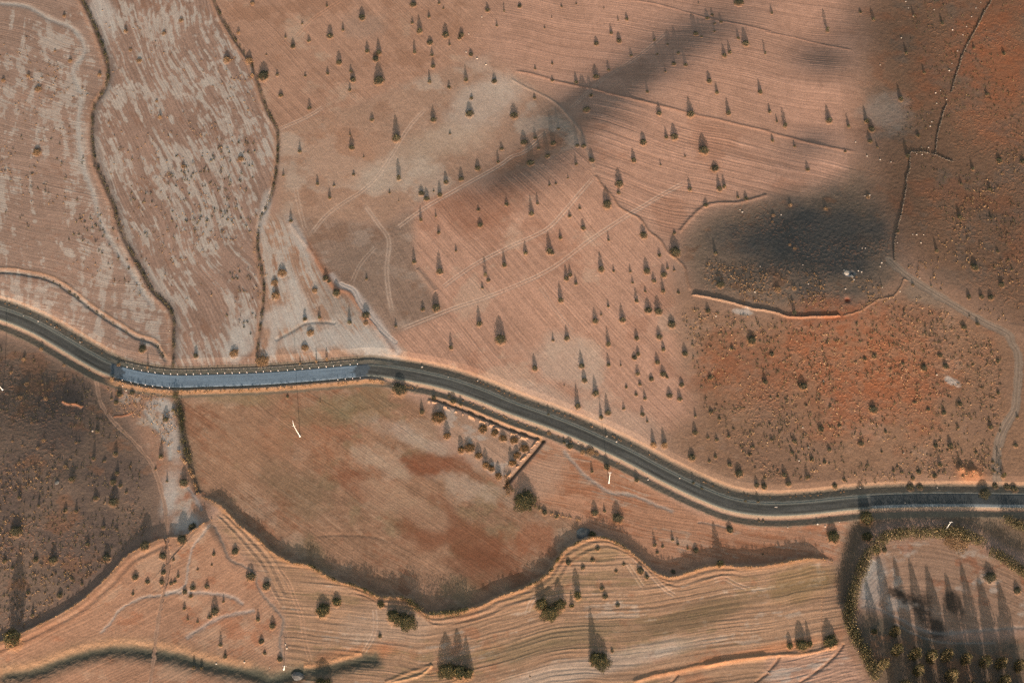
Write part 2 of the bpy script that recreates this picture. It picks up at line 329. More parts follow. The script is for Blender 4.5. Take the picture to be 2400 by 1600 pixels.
# lower left orange field and bottom ribbed field
B10 = T(0, 1200, [(-120, 1260), (0, 1205), (100, 1170), (230, 1110), (400, 1030), (640, 900), (760, 820), (850, 740), (1000, 600), (1070, 520), (1170, 410), (1300, 340), (1450, 270), (1560, 240), (1700, 230), (1850, 140), (1950, 80)])
field(B10 + T(600, 1200, [(100, 700), (260, 960), (200, 1200), (270, 1440), (200, 1700)]) + [(-60, 1660)], (168, 121, 94), -30, 1.6, .03, .12, seed=53, warp=8, rough=.05,
      patch=[((182, 140, 112), .52, .6, 18, 101), ((166, 98, 66), .60, .4, 12, 102)])
field(T(0, 1200, [(1950, 80), (2080, 0)]) + B1[2:] + T(1800, 1200, [(640, 520), (700, 900), (740, 1200), (1000, 1700)]) + T(600, 1200, [(270, 1700), (270, 1440), (260, 960), (100, 640)]), (160, 120, 93), None, curve=T(600, 1200, [(-300, 900), (300, 950), (1200, 1000), (1600, 1040), (2352, 880)]) + T(1200, 1200, [(500, 800), (1200, 780), (1800, 680), (2352, 600)]) + T(1800, 1200, [(400, 500), (1200, 350)]), spacing=2.0, amp=.11, tone=.2, seed=55, warp=3, broken=.5,
      streak=[((136, 108, 78), .54, .6, 60, 4, 103), ((188, 160, 138), .60, .5, 50, 3, 104)], patch=[((160, 100, 70), .60, .4, 16, 105)])
for (cx, cy, rx, ry, rot, col, a) in [(1650, 1440, 260, 22, -16, (116, 92, 68), .65), (1300, 1500, 200, 30, -14, (124, 102, 76), .6), (1880, 1370, 90, 40, -10, (128, 100, 68), .6), (1400, 1560, 260, 20, -14, (186, 160, 140), .5), (900, 1470, 120, 40, 0, (176, 142, 118), .5), (820, 1540, 120, 18, -12, (178, 106, 68), .6), (1700, 1545, 200, 12, -12, (190, 116, 74), .5)]:
    sl, m = blob(cx, cy, rx, ry, rot, .6, int(cx) + 9); paint(sl, col, m * a)
# fields in the lower right
field(T(1800, 1200, [(860, 850), (880, 600), (960, 430), (1080, 300), (1300, 260), (1700, 260), (2000, 360), (2352, 560), (2500, 640), (2500, 1060), (1900, 1090), (1600, 1110), (1400, 1060), (1200, 960), (950, 860)]), (156, 118, 94), None, curve=T(1800, 1200, [(700, 900), (1000, 480), (1300, 400), (1700, 420), (2100, 540), (2500, 760)]), spacing=1.6, amp=.05, tone=.16, seed=57,
      patch=[(PALE, .52, .5, 12, 106), ((150, 88, 60), .62, .5, 12, 107)], warp=3)
sl, m = blob(2045, 1370, 30, 60, 20, .5, 108); paint(sl, (172, 154, 140), m * .55)
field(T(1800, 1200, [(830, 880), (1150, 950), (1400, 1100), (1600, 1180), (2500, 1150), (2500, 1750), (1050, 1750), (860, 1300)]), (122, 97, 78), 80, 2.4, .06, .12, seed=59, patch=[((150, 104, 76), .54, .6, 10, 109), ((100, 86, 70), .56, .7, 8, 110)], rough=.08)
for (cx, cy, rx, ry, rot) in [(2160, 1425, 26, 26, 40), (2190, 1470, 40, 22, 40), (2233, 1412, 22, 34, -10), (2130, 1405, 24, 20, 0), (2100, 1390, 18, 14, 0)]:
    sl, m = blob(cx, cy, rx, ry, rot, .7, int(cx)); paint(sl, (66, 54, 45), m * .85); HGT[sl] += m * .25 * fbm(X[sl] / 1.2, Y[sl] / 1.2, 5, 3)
field(T(1800, 1200, [(-20, 1330), (300, 1310), (640, 1230), (700, 1200), (740, 1280), (960, 1600), (-20, 1600)]), (178, 134, 110), -6, 1.8, .04, .16, seed=61, streak=[(PALE, .54, .6, 22, 3, 111)])
field(T(1800, 800, [(830, 1570), (2500, 1570)]) + T(1800, 1200, [(2500, 420), (2200, 330), (1900, 150), (1400, 60), (1000, 110), (850, 330), (790, 700), (700, 900), (640, 520), (720, 250), (780, 60)]), (120, 94, 74), None, seed=63, rough=.05, patch=[((140, 112, 90), .55, .5, 14, 112)])

# ---- linear relief: banks, ditches, ridges, tracks; banks' sunlit orange painted into the soil
def bank(pts, H, wd=1.6, tail=14.0, col=(196, 126, 78), cw=1.6, fall=None, jag=.5, amt=.75):
    sl, d, s = line(pts, tail * 2.2)
    d = d + (fbm(X[sl] / 2.5, Y[sl] / 2.5, int(H * 10), 3, .6) - .5) * jag * 2
    e = sstep(0, .04, s) * (1 - sstep(.96, 1, s)) if fall is None else fall(s)
    f = np.where(d <= 0, np.exp(np.minimum(d, 0) / tail) * sstep(-tail * 2.2, -tail * 1.6, d), 1 - sstep(0, wd, d))
    HGT[sl] += H * f * e
    paint(sl, col, np.exp(-((d + cw * .6) / cw) ** 2) * amt * e)
def ridge(pts, H, w, col=None, amt=.7, cw=None, ends=True, jag=.25, sm=True):
    sl, d, s = line(pts, max(w, cw or 0) * 3.2, sm)
    e = sstep(0, .03, s) * (1 - sstep(.97, 1, s)) if ends else 1
    d = d + (fbm(X[sl] / 2.2, Y[sl] / 2.2, int(w * 10) + 3, 3, .6) - .5) * jag * 2
    HGT[sl] += H * np.exp(-(d / w) ** 2) * e
    if col is not None: paint(sl, col, np.exp(-(d / (cw or w)) ** 2) * amt * e)
def track(pts, col=(196, 160, 136), gap=1.7, w=.42, amt=.6, depth=.05, mid=0.0):
    sl, d, s = line(pts, 5)
    e = sstep(0, .04, s) * (1 - sstep(.96, 1, s)) * (.5 + fbm(X[sl] / 8, Y[sl] / 8, 8, 3))
    q = np.exp(-((np.abs(d) - gap / 2) / w) ** 2)
    paint(sl, col, np.clip(q * amt * e + mid * np.exp(-(d / gap) ** 2), 0, 1)); HGT[sl] -= depth * q * np.clip(e, 0, 1)

bank(B1, 2.5, 2.6, 24, (198, 136, 92), 1.2, amt=.6)
bank(B10, 1.8, 1.8, 18, (180, 126, 90), 1.2, amt=.5)
ridge(G1, -.55, 1.3, (92, 76, 62), .75, 1.8); ridge([(x + 9, y) for x, y in G1], .0, 2.5, (116, 104, 96), .45, 2.2)  # second strip has no relief: shade east of the gully painted grey
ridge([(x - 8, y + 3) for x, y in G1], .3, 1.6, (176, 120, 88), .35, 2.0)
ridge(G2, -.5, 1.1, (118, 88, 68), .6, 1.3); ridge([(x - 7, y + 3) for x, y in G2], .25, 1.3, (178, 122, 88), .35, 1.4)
ridge(L3, .25, 1.3, (170, 108, 76), .7, 2.2); ridge([(x + 10, y - 6) for x, y in L3[3:]], -.1, 1.5, (186, 164, 150), .7, 1.8)
# pale ribbon bed in the far left field
RIB = T(0, 0, [(-80, 10), (0, 30), (250, 60), (450, 170), (650, 250), (750, 360), (775, 480), (690, 600), (680, 700), (740, 850), (740, 950), (720, 1100), (725, 1250), (740, 1400), (780, 1568)]) + T(0, 400, [(860, 220), (900, 380), (960, 540), (1080, 740), (1230, 970), (1350, 1170), (1430, 1280)])
ridge(RIB, -.22, 1.7, (176, 158, 143), .75, 1.6, jag=.5)
GUL = T(0, 400, [(-60, 930), (0, 930), (120, 935), (250, 955), (400, 985), (520, 1035), (680, 1140), (830, 1260), (960, 1350), (1120, 1450), (1250, 1530)]) + T(0, 800, [(1420, 20), (1480, 110), (1540, 200)])
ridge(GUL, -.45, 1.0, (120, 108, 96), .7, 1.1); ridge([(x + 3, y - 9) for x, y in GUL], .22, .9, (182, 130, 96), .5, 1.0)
ridge(T(600, 400, [(170, 1560), (320, 1480), (460, 1400), (620, 1390), (740, 1400)]), -.2, 1.0, (120, 106, 94), .6, 1.0)
# pale wash behind the bridge section
for (cx, cy, rx, ry, rot) in [(620, 490, 16, 70, 8), (240, 20, 30, 70, -20), (560, 800, 30, 70, 5), (700, 700, 22, 70, -28), (800, 790, 60, 30, 40), (860, 790, 50, 35, 0), (900, 830, 60, 26, 20), (700, 560, 16, 60, -25), (640, 800, 14, 60, 4), (720, 800, 90, 26, 0), (400, 1000, 26, 70, -15), (375, 950, 30, 18, 0), (400, 1150, 26, 60, 0), (430, 1220, 36, 30, 0), (670, 740, 60, 30, 0), (1745, 732, 24, 9, 8), (2232, 893, 18, 9, 30), (860, 870, 40, 16, 0)]:
    sl, m = blob(cx, cy, rx, ry, rot, .6, int(cx + cy)); paint(sl, (188, 168, 152), m * .7)
# tracks in the sandy fields
track(T(600, 400, [(1290, 1475), (1500, 1390), (1800, 1270), (2100, 1170), (2352, 1070)]) + T(1200, 400, [(250, 960), (450, 840), (700, 650), (1000, 450), (1200, 330), (1400, 210), (1620, 90)]))
track(T(600, 400, [(1700, 1080), (1850, 970), (2050, 840), (2352, 690)]) + T(1200, 400, [(300, 550), (450, 410), (620, 210), (760, 50)]))
track(T(600, 400, [(1280, 540), (1540, 350), (1800, 200), (2050, 60)]) + T(600, 0, [(2240, 1520), (2352, 1440)]) + T(1200, 0, [(110, 1400), (260, 1290)]))
track(T(600, 400, [(500, 590), (640, 420), (800, 300), (960, 200), (1080, 100), (1160, 0)]) + T(600, 0, [(1250, 1430), (1400, 1180), (1560, 1000)]), amt=.45, mid=.12)
track(T(600, 400, [(1000, 320), (1130, 500), (1220, 640), (1200, 900), (1215, 1100), (1250, 1300)]), amt=.5, mid=.2)
track(T(600, 400, [(880, 1030), (960, 860), (1100, 700)]), amt=.4)
track(T(600, 400, [(360, 150), (400, 350), (450, 540)]), amt=.5); track(T(600, 0, [(370, 340), (500, 200), (640, 100), (780, 10)]), col=(190, 134, 104), amt=.5)
track(T(600, 0, [(210, 1190), (350, 1130), (500, 1060), (620, 980)]), amt=.5, mid=.1)
track(T(1200, 800, [(-1200, -1400), (60, -560), (140, -420)]) if False else T(1200, 400, [(260, 1060), (400, 1280), (560, 1480)]), amt=.3)
track(T(1200, 0, [(540, 1000), (820, 740), (1100, 560), (1250, 450), (1420, 300)]), amt=.35); track(T(1200, 0, [(100, 1400), (240, 1270), (330, 1200)]), amt=.3)
track(T(600, 1200, [(200, 520), (300, 660), (360, 820), (420, 980), (450, 1200), (510, 1400)]), col=(190, 140, 110), amt=.5, depth=.1)
track(T(600, 1200, [(990, 1290), (1060, 1180), (1100, 1060), (1090, 900)]), amt=.5, depth=.08)
track(T(1200, 1200, [(1060, 490), (1120, 580), (1200, 700)]), col=(200, 160, 130), amt=.5, depth=.1); track(T(1200, 1200, [(1100, 420), (1250, 560), (1380, 700), (1500, 780)]), amt=.4, depth=.1)
track(T(1200, 1200, [(1850, 640), (1950, 620), (2050, 670), (2160, 710)]), amt=.4, depth=.1); track(T(1200, 1200, [(140, 930), (170, 850), (220, 780)]), amt=.5)
# hill lines
ridge(T(1200, 0, [(0, 650), (180, 680), (380, 740), (600, 790), (760, 820), (900, 860), (1150, 920), (1400, 980), (1700, 1060), (1900, 1100), (2100, 1150), (2352, 1205)]) + T(1800, 0, [(0, 1215), (250, 1280), (500, 1340), (830, 1400)]), .28, 1.0, (150, 106, 84), .6)
ridge(T(1200, 0, [(900, 0), (1200, 15), (1450, 70), (1700, 140), (1950, 200), (2352, 285)]) + T(1800, 0, [(0, 300), (300, 360), (600, 430), (800, 470)]), .16, .7, (150, 108, 88), .5)
ridge(T(1200, 400, [(760, 30), (830, 140), (920, 240), (980, 330), (1100, 400), (1180, 450), (1260, 560), (1360, 640), (1440, 760), (1520, 820), (1590, 900), (1610, 1000), (1640, 1110)]), .35, .9, (140, 100, 78), .6)
ridge(T(1200, 0, [(-20, 720), (120, 800), (330, 900), (450, 990), (560, 1120), (640, 1230), (700, 1400), (760, 1568)]), .2, .9, (160, 130, 110), .5)
ridge(T(1200, 400, [(1530, 570), (1640, 440), (1750, 340), (1880, 300), (2100, 290), (2352, 220)]), .35, 1.0, (140, 100, 80), .5)
ridge(T(1200, 400, [(1640, 1140), (1800, 1165), (2000, 1210), (2200, 1265), (2352, 1290)]) + T(1800, 400, [(100, 1315), (200, 1345), (400, 1345), (680, 1335)]), 1.05, .5, (132, 98, 76), .4, .5, jag=.4)
ridge(T(1800, 400, [(680, 1335), (850, 1285), (1000, 1190), (1150, 1150), (1220, 1060), (1250, 1000), (1310, 1010)]), .3, .6, (146, 104, 78), .4, jag=.4)
ridge(T(600, 400, [(1480, 900), (1560, 1000), (1650, 1110)]), .25, 1.2, (120, 96, 80), .4)
ridge(T(600, 1200, [(560, 220), (760, 205), (1000, 215), (1150, 240), (1250, 290)]), -.12, .9)
# lower left streams
ridge(T(0, 1200, [(-60, 1490), (300, 1460), (600, 1350), (900, 1270), (1200, 1250), (1600, 1310), (1900, 1390), (2352, 1480)]) + T(600, 1200, [(150, 1530), (400, 1460), (700, 1410), (1000, 1350), (1200, 1330)]), -1.1, 3.8, (80, 80, 66), .9, 5.2, jag=1.0)
ridge(T(0, 1200, [(-60, 1470), (300, 1400), (600, 1290), (900, 1210), (1200, 1190), (1600, 1240), (1900, 1320), (2352, 1400)]), .16, 2.0, (188, 134, 98), .5, 2.2, jag=.6)
for pts, w, c in [(T(0, 1200, [(1950, 110), (1860, 230), (1780, 330), (1735, 480), (1720, 600), (1690, 690), (1500, 760), (1330, 780), (1200, 840), (1090, 910), (1000, 1040), (900, 1120)]), .9, (168, 150, 136)),
                  (T(0, 1200, [(1960, 110), (2040, 270), (2080, 380), (2130, 450), (2250, 500), (2340, 570)]) + T(600, 1200, [(20, 680), (90, 790), (190, 900), (250, 1000), (220, 1180), (250, 1380)]), 1.0, (120, 110, 100)),
                  (T(0, 1200, [(1700, 1160), (1850, 1060), (2050, 960), (2352, 900)]), 1.4, (172, 152, 138)), (T(0, 1200, [(1500, 740), (1800, 740), (2100, 770), (2250, 850)]), 1.2, (172, 152, 138)),
                  (T(1200, 800, [(460, 985), (560, 1100), (660, 1220), (780, 1310), (900, 1385), (1100, 1410), (1300, 1490), (1500, 1568)]), 1.2, (160, 144, 130)),
                  (T(1800, 1200, [(830, 870), (950, 860), (1200, 970), (1400, 1070), (1600, 1110), (1900, 1085), (2400, 1050)]), 1.2, (148, 130, 116)), (T(1800, 1200, [(1150, 1010), (1350, 1115), (1600, 1190), (2100, 1195)]), .8, (140, 124, 110)),
                  (T(0, 800, [(1720, 1330), (1790, 1430), (1860, 1560)]), 1.4, (148, 140, 132)), (T(0, 800, [(1320, 620), (1450, 800), (1500, 870), (1560, 960), (1560, 1100)]), 1.4, (178, 164, 150)),
                  (T(1800, 1200, [(980, 440), (900, 620), (900, 800)]), 2.5, (172, 158, 146)),
                  (T(1200, 1200, [(1700, 90), (1850, 110), (2000, 150)]), .8, (150, 128, 112))]:
    ridge(pts, -.14, w * .8, c, .6, w * .8, jag=.6)
for pts in [T(1800, 1200, [(280, 1568), (440, 1465), (560, 1370), (640, 1290), (700, 1200)]), T(1800, 1200, [(0, 1460), (60, 1390), (115, 1320)]), T(1200, 1200, [(1460, 1568), (1530, 1480)]), T(1200, 1200, [(2230, 1568), (2352, 1470)])]:
    ridge(pts, -.35, .8, (150, 104, 78), .6)
ridge(T(1800, 1200, [(-600, 1420), (-300, 1350), (0, 1320), (200, 1310), (400, 1290), (650, 1220)]), .5, 1.0, (190, 130, 92), .7, 1.1)
ridge(T(1200, 1200, [(1100, 1568), (1300, 1500), (1500, 1460), (1800, 1400), (2352, 1330)]), .55, 1.2, (190, 130, 92), .6, 1.3)
ridge(T(600, 1200, [(430, 1405), (560, 1400), (750, 1350), (980, 1290)]), .3, 1.2, (190, 132, 94), .6, 1.4)
ridge(T(600, 1200, [(1180, 1568), (1400, 1480), (1620, 1410)]), .3, 1.0, (190, 134, 96), .5)
ridge(T(600, 1200, [(1240, 1568), (1480, 1510), (1590, 1440), (1620, 1400)]), .4, .8, (206, 150, 108), .6)
for k in range(5):     # fan of tractor ridges running into the point of the lower left field
    ridge(T(0, 1200, [(1990 + 28 * k, 40 - 4 * k), (2130 + 34 * k, 180), (2280 + 30 * k, 350 - 10 * k), (2420 + 22 * k, 520 - 20 * k)]) + T(600, 1200, [(130 + 24 * k, 680 - 30 * k), (230 + 18 * k, 860 - 30 * k)]), .16 * (-1) ** k, .55, (168, 128, 102), .4)
for k in range(4):
    ridge([(x + 4 + 5 * k, y + 6 + 6 * k) for x, y in B1[12:-6]], -.13 * (-1) ** k, .7, (150, 104, 76), .25)
# straight dirt bank of lower left field edge
for k in range(3):
    ridge([(x + 5 + 6 * k, y + 7 + 6 * k) for x, y in B10[:14]], .13 * (-1) ** k, 1.1, (160, 108, 80), .4)
# hill terraces, the bare mound on the right, the pits
for (cx, cy, r, h) in [(2252, 1100, 9, 1.7), (2279, 1104, 8, 1.3), (2268, 1117, 20, .7), (2291, 1112, 14, .6)]:
    x0, y0 = P(cx, cy); sl = box(x0 - 16, x0 + 16, y0 - 16, y0 + 16)
    q = np.hypot(X[sl] - x0, (Y[sl] - y0)) / (r / SC); HGT[sl] += h * np.exp(-q ** 2); paint(sl, (176, 112, 76), np.exp(-q ** 2 * .7) * .8)
for (cx, cy, r, h, c) in [(1996, 640, 5, -2.2, (60, 50, 44)), (1986, 702, 6, -1.2, (150, 70, 44)), (164, 1130, 30, .5, None)]:
    x0, y0 = P(cx, cy); sl = box(x0 - 12, x0 + 12, y0 - 12, y0 + 12)
    q = np.hypot(X[sl] - x0, Y[sl] - y0) / (r / SC); HGT[sl] += h * np.exp(-q ** 2)
    if c: paint(sl, c, np.exp(-q ** 2) * .9)
sl, m = blob(1990, 642, 15, 8, 0, .6, 4); paint(sl, (176, 164, 156), m * .8)
# triangular orchard: ditch between two broken earth berms, their lit orange painted in
OW1 = T(600, 800, [(1610, 515), (1760, 570), (1900, 620), (2100, 705), (2352, 810)]) + T(1200, 800, [(0, 810), (150, 860), (290, 908)])
OW2 = T(1200, 800, [(290, 908), (230, 985), (170, 1055), (90, 1145), (0, 1250)]) + T(600, 800, [(2290, 1330)])
for W_ in (OW1, OW2): ridge(W_, -.9, 1.0, (84, 68, 54), .8, 1.1, ends=False, sm=False, jag=.1)
ridge([(x + 2, y - 8) for x, y in OW1], .6, .8, (200, 140, 98), .8, 1.0, sm=False, jag=.3)
def lumps(pts, h, w, col, seed):
    sl, d, s = line(pts, 4, False)
    g = sstep(.45, .55, vnoise(X[sl] / 1.9, Y[sl] / 1.9, seed)); HGT[sl] += h * np.exp(-(d / w) ** 2) * g
    paint(sl, col, np.exp(-(d / w) ** 2) * .9 * g)
lumps([(x - 4, y + 9) for x, y in OW1[:-1]], .8, .9, (196, 142, 104), 6); lumps([(x - 9, y - 2) for x, y in OW2[:-1]], .8, .9, (196, 138, 98), 9)
# lone eroded lip on the dark hill
ridge(T(0, 800, [(570, 550), (620, 575), (700, 580), (760, 605)]), .8, .8, (176, 110, 74), .8)
ridge(T(0, 800, [(1040, 690), (1140, 680), (1230, 650)]), .2, .7, (186, 112, 76), .7)
# ditch along the dense hedge
ridge(T(0, 800, [(1620, 440), (1640, 560), (1670, 700), (1690, 900), (1740, 1050), (1790, 1250), (1830, 1400)]), -.9, 2.0, (96, 84, 68), .7, 2.6)
# sunken strip beside the round field
ridge(T(1800, 1200, [(830, 60), (770, 250), (740, 450), (730, 700), (730, 850)]), -.8, 4.0, (104, 84, 68), .6, 5.0)

# ---- the dirt tracks (kept as masks: they also become sheets of their own)
DT = {}
def dirt(name, pts, w, col):
    sl, d, s = line(pts, w * 3)
    jag = (fbm(X[sl] / 4, Y[sl] / 4, 77, 3, .6) - .5) * 1.6
    m = 1 - sstep(w * .7, w * 1.15, np.abs(d) + jag)
    c = alb(col)[None, None] * (1 + (fbm(X[sl] / 3, Y[sl] / 3, 78, 3) - .5) * .25)[..., None]
    q = np.exp(-((np.abs(d) - .85) / .35) ** 2); q2 = np.exp(-(d / .5) ** 2)
    c = c * (1 + q * .16 - q2 * .12)[..., None]
    HGT[sl] = HGT[sl] * (1 - m * .7) - m * .08 - q * m * .06
    RGB[sl] = RGB[sl] * (1 - m[..., None] * .85) + c * m[..., None] * .85
    DT[name] = (sl, m, d)
dirt("right", T(1800, 400, [(1120, 820), (1200, 900), (1300, 980), (1500, 1110), (1700, 1230), (2000, 1400), (2200, 1500)]) + T(1800, 800, [(2240, 20), (2300, 120), (2300, 300), (2290, 420), (2270, 620), (2180, 780), (2130, 900), (2100, 1050), (2100, 1230), (2110, 1340)]), 2.6, (138, 114, 96))
dirt("left", T(0, 800, [(885, 340), (895, 430), (920, 560), (980, 660), (1060, 760), (1250, 950), (1400, 1150), (1480, 1380), (1520, 1560)]) + T(0, 1200, [(1530, 230), (1550, 450), (1520, 650), (1490, 800), (1450, 1000), (1420, 1250), (1400, 1420), (1370, 1620)]), 1.15, (164, 124, 100))
dirt("mid", T(600, 400, [(780, 1040), (900, 1100), (960, 1220), (1060, 1340), (1180, 1480), (1280, 1568)]), 1.6, (182, 158, 142))

# ---- shoulders and slopes along the road
dn = RB; inr = np.abs(dn) < 15
def prof(d, xs_, ys_): return np.interp(d, xs_, ys_)
wx = X; east = sstep(-75, -62, wx)                        # 0: bridge section, 1: open section
west = 1 - sstep(-224, -212, wx)
opn = np.clip(east + west, 0, 1)
p_open = prof(dn, [-14, -11.5, -9.2, -5.9, -5.2, -3.7, 3.7, 4.4, 8.2, 9.0, 11.0, 14], [0, .05, .28, -.5, -.5, -.05, 0, -.1, -1.1, -1.05, -.4, 0])
p_brdg = prof(dn, [-14, -8.5, -6.6, -5.6, -4.6, -3.7, 3.7, 4.2, 6.6, 6.9, 9, 14], [0, .05, .32, .55, -.1, -.05, 0, -.12, -.25, -.95, -.6, 0])
pr = p_open * opn + p_brdg * (1 - opn)
k = 1 - sstep(8, 13, np.abs(dn))
HGT = HGT * (1 - k * .92) + np.where(inr, pr, 0) + np.where(inr, (fbm(X / 1.5, Y / 1.5, 66, 3, .6) - .5) * .14 * sstep(3.8, 5, np.abs(dn)) * k, 0)
full = (slice(0, ny), slice(0, nx))
vn = fbm(X[core] / 2.5, Y[core] / 2.5, 67, 3); dc = dn[core]; oc = opn[core]
jd = dc + (vn - .5) * 1.0
def bandm(a, b, f=.5): return sstep(a - f, a + f, jd) * (1 - sstep(b - f, b + f, jd))
paint(core, (126, 106, 86), np.maximum(bandm(4, 9.5), bandm(-9.8, -5.6)) * .85 * (.6 + .8 * vn).clip(0, 1))  # north-facing slopes darkened, their shade put into the soil colour
paint(core, (174, 142, 114), bandm(-4.8, -3.2, .4) * .75 * oc)
paint(core, (150, 136, 118), bandm(3.2, 4.6, .4) * .8 * oc)
paint(core, (190, 142, 108), bandm(9.8, 11.0, .4) * .5 * oc)  # sunlit toe of the embankment brightened in the soil colour
paint(core, (118, 106, 90), bandm(3.4, 6.8, .3) * .9 * (1 - oc) * (.4 + vn))
paint(core, (96, 90, 78), bandm(-4.6, -3.2, .3) * .9 * (1 - oc)); paint(core, (190, 134, 96), bandm(-8.0, -6.0, .5) * .8 * (1 - oc))  # dark edge is the bank's cast shade painted in; dry grass beyond

# ------------------------------------------------------------------ vegetation lists: (x, y of foot, width, y of shadow tip) in enlarged-tile pixels
V = []
def veg(tx, ty, s, kind='olive'):
    for q in s.split():
        a = [float(v) for v in q.split(',')]; x, y, w, t = a[:4]
        V.append((tx + x / 3.92, ty + y / 3.92, w / 3.92, ty + t / 3.92, kind))
veg(600, 0, "652,60,30,10 425,222,26,175 272,347,24,290 340,430,55,350 485,380,38,315 682,335,68,215 800,280,30,195 975,165,75,60 1436,215,34,155 1503,290,65,135 1590,160,34,85 1682,35,30,-20 1722,82,24,50 1742,325,75,215 2127,100,50,20 2213,240,30,180 1888,325,60,245 1870,355,40,300 1445,45,70,-20 2280,110,20,20 1598,395,65,330 1618,510,36,430 1628,615,48,535 1778,415,26,360 1458,485,40,350 1023,475,50,365 1128,490,62,350 1100,545,70,490 1975,505,50,445 763,580,64,470 872,660,36,590 890,735,65,640 862,830,34,755 658,678,36,610 453,700,28,655 1130,745,105,575 1595,755,42,640 1930,740,46,590 1775,805,42,735 2190,750,60,670 1980,905,42,850 490,1000,42,910 228,880,50,815 195,690,36,640 1065,1105,44,1030 1290,1275,88,1060 865,1240,22,1180 880,1360,56,1240 402,1395,40,1290 1630,1105,62,960 1962,1050,84,930 1783,1232,24,1185 2257,1370,42,1295 2225,1490,36,1370 2038,1550,62,1455 990,1445,18,1415 95,505,20,485 70,700,120,560")
veg(0, 0, "590,150,50,95 1155,290,60,230 2190,305,50,240 2085,550,110,470 2290,560,110,440 1470,1080,55,1000 2320,35,60,-30 2320,700,50,570 1685,1530,60,1470 2215,1460,80,1400 505,470,36,440 645,560,60,510 915,690,60,640 1505,310,60,280 1665,190,60,150 1280,560,70,520 1200,460,50,430 340,1400,110,1340 260,700,60,650 350,820,90,770 30,740,60,690 1440,930,40,900", 'dry')
veg(1200, 0, "20,1065,80,950 455,65,26,25 845,80,14,58 366,165,14,130 300,262,20,225 370,588,28,550 213,635,26,590 370,745,34,700 590,760,46,650 208,905,34,840 772,710,66,590 888,645,34,555 775,405,52,330 985,380,58,295 912,310,36,210 975,190,16,135 1055,180,42,100 1310,370,34,290 1430,410,28,360 1335,500,28,455 1095,515,34,440 1488,590,50,475 1528,490,38,395 1595,600,42,475 1410,660,26,580 1795,170,46,100 1840,140,36,90 1922,205,36,130 1862,220,30,160 1690,315,60,215 1742,340,30,290 2085,25,100,-40 2080,355,36,250 2147,405,72,230 1950,515,50,400 2000,485,44,370 2280,850,50,715 1812,750,58,640 1882,855,44,740 1640,1055,78,880 1988,1045,54,880 1352,1045,54,940 1245,845,36,755 728,880,46,770 685,1010,78,870 428,1185,32,1085 214,1270,40,1160 110,1310,70,1195 380,1320,60,1190 244,1365,34,1290 327,1435,56,1310 170,1500,78,1350 600,1340,45,1190 660,1345,50,1200 590,1510,34,1400 732,1475,60,1370 1205,1310,74,1210 1418,1265,42,1155 1492,1260,75,1130 1118,1475,56,1355 1760,1385,100,1220 1365,1520,20,1460 1590,1440,20,1400 1862,1550,80,1480 2325,500,22,360 1860,290,30,250 1715,35,14,-10 70,60,50,20 590,40,20,10")
veg(1800, 0, "35,125,30,30 545,290,40,90 850,115,38,70 968,180,42,80 1270,490,40,400 1435,670,34,590 1220,915,56,780 560,1115,66,940 740,1165,40,1040 905,1120,50,960 950,1190,70,1080 155,1165,46,990 82,1120,26,1035 15,1030,40,940 42,1295,36,1220 245,1345,34,1280 940,1300,50,1200 1005,1355,24,1280 365,1560,42,1470 1890,445,30,370 2165,495,46,430 2010,870,40,810 1880,1555,40,1440 2125,1475,70,1400 2340,1490,60,1440 710,1395,30,1370 1380,1250,46,1200 1285,1440,50,1300 1600,220,40,130 1340,150,24,60")
veg(600, 400, "252,45,26,-20 565,125,34,20 718,140,26,95 677,250,36,145 897,38,34,-10 1228,205,26,155 1312,75,48,-110 1632,190,20,155 1568,260,55,150 1520,210,60,130 1690,225,55,90 1745,110,50,0 1885,80,52,-40 1515,455,36,310 1652,420,24,350 2305,310,46,235 2045,360,36,320 2060,500,58,430 1680,572,36,500 1838,740,24,665 1452,840,46,690 1688,930,66,740 2282,870,50,730 2108,965,36,800 2135,1010,40,960 2080,1078,28,1010 1655,1260,82,1110 1533,1275,42,1185 2052,1410,56,1240 2248,1555,104,1340 1015,995,28,940 740,1125,76,1000 640,990,60,900 1010,1330,80,1240 860,1395,44,1240 1285,1430,30,1340 320,465,40,350 450,1365,46,1240 583,1350,36,1240 670,1020,36,960 1312,280,12,240")
veg(600, 400, "180,1150,110,1040 240,940,110,850 170,1030,90,960 540,1100,70,1060 500,1490,90,1440 1010,1400,60,1370", 'dry')
veg(1200, 400, "985,125,82,-20 980,205,40,150 1633,175,46,50 1905,170,60,30 1950,150,46,30 2150,260,44,180 2075,245,36,180 1780,320,50,260 875,315,90,140 345,745,66,560 372,760,40,700 180,400,52,215 235,305,30,200 345,135,28,80 403,122,26,80 515,70,18,20 530,420,36,360 622,348,30,300 655,530,48,440 445,620,42,530 125,760,44,640 888,640,30,560 1208,595,76,480 1490,575,36,530 1500,750,110,580 1355,780,40,700 1240,925,70,790 820,910,66,745 935,925,28,850 1087,930,26,850 500,995,50,850 535,960,45,850 588,1040,34,950 1108,1030,28,960 1225,1110,28,1060 1305,1015,44,930 1395,960,60,860 1388,1110,46,970 1430,900,30,830 448,1195,52,1010 1145,1200,42,1070 1252,1285,72,1170 1345,1295,76,1150 885,1248,30,1175 765,1385,58,1260 820,1325,22,1280 1015,1375,62,1215 1145,1540,50,1450 1352,1530,58,1425 505,1540,54,1410 378,1560,28,1480 1470,1415,80,1320 1530,1120,34,1085 1800,1290,50,1210 1915,1050,80,970 1870,760,40,600 1490,915,24,870 2200,1560,90,1490")
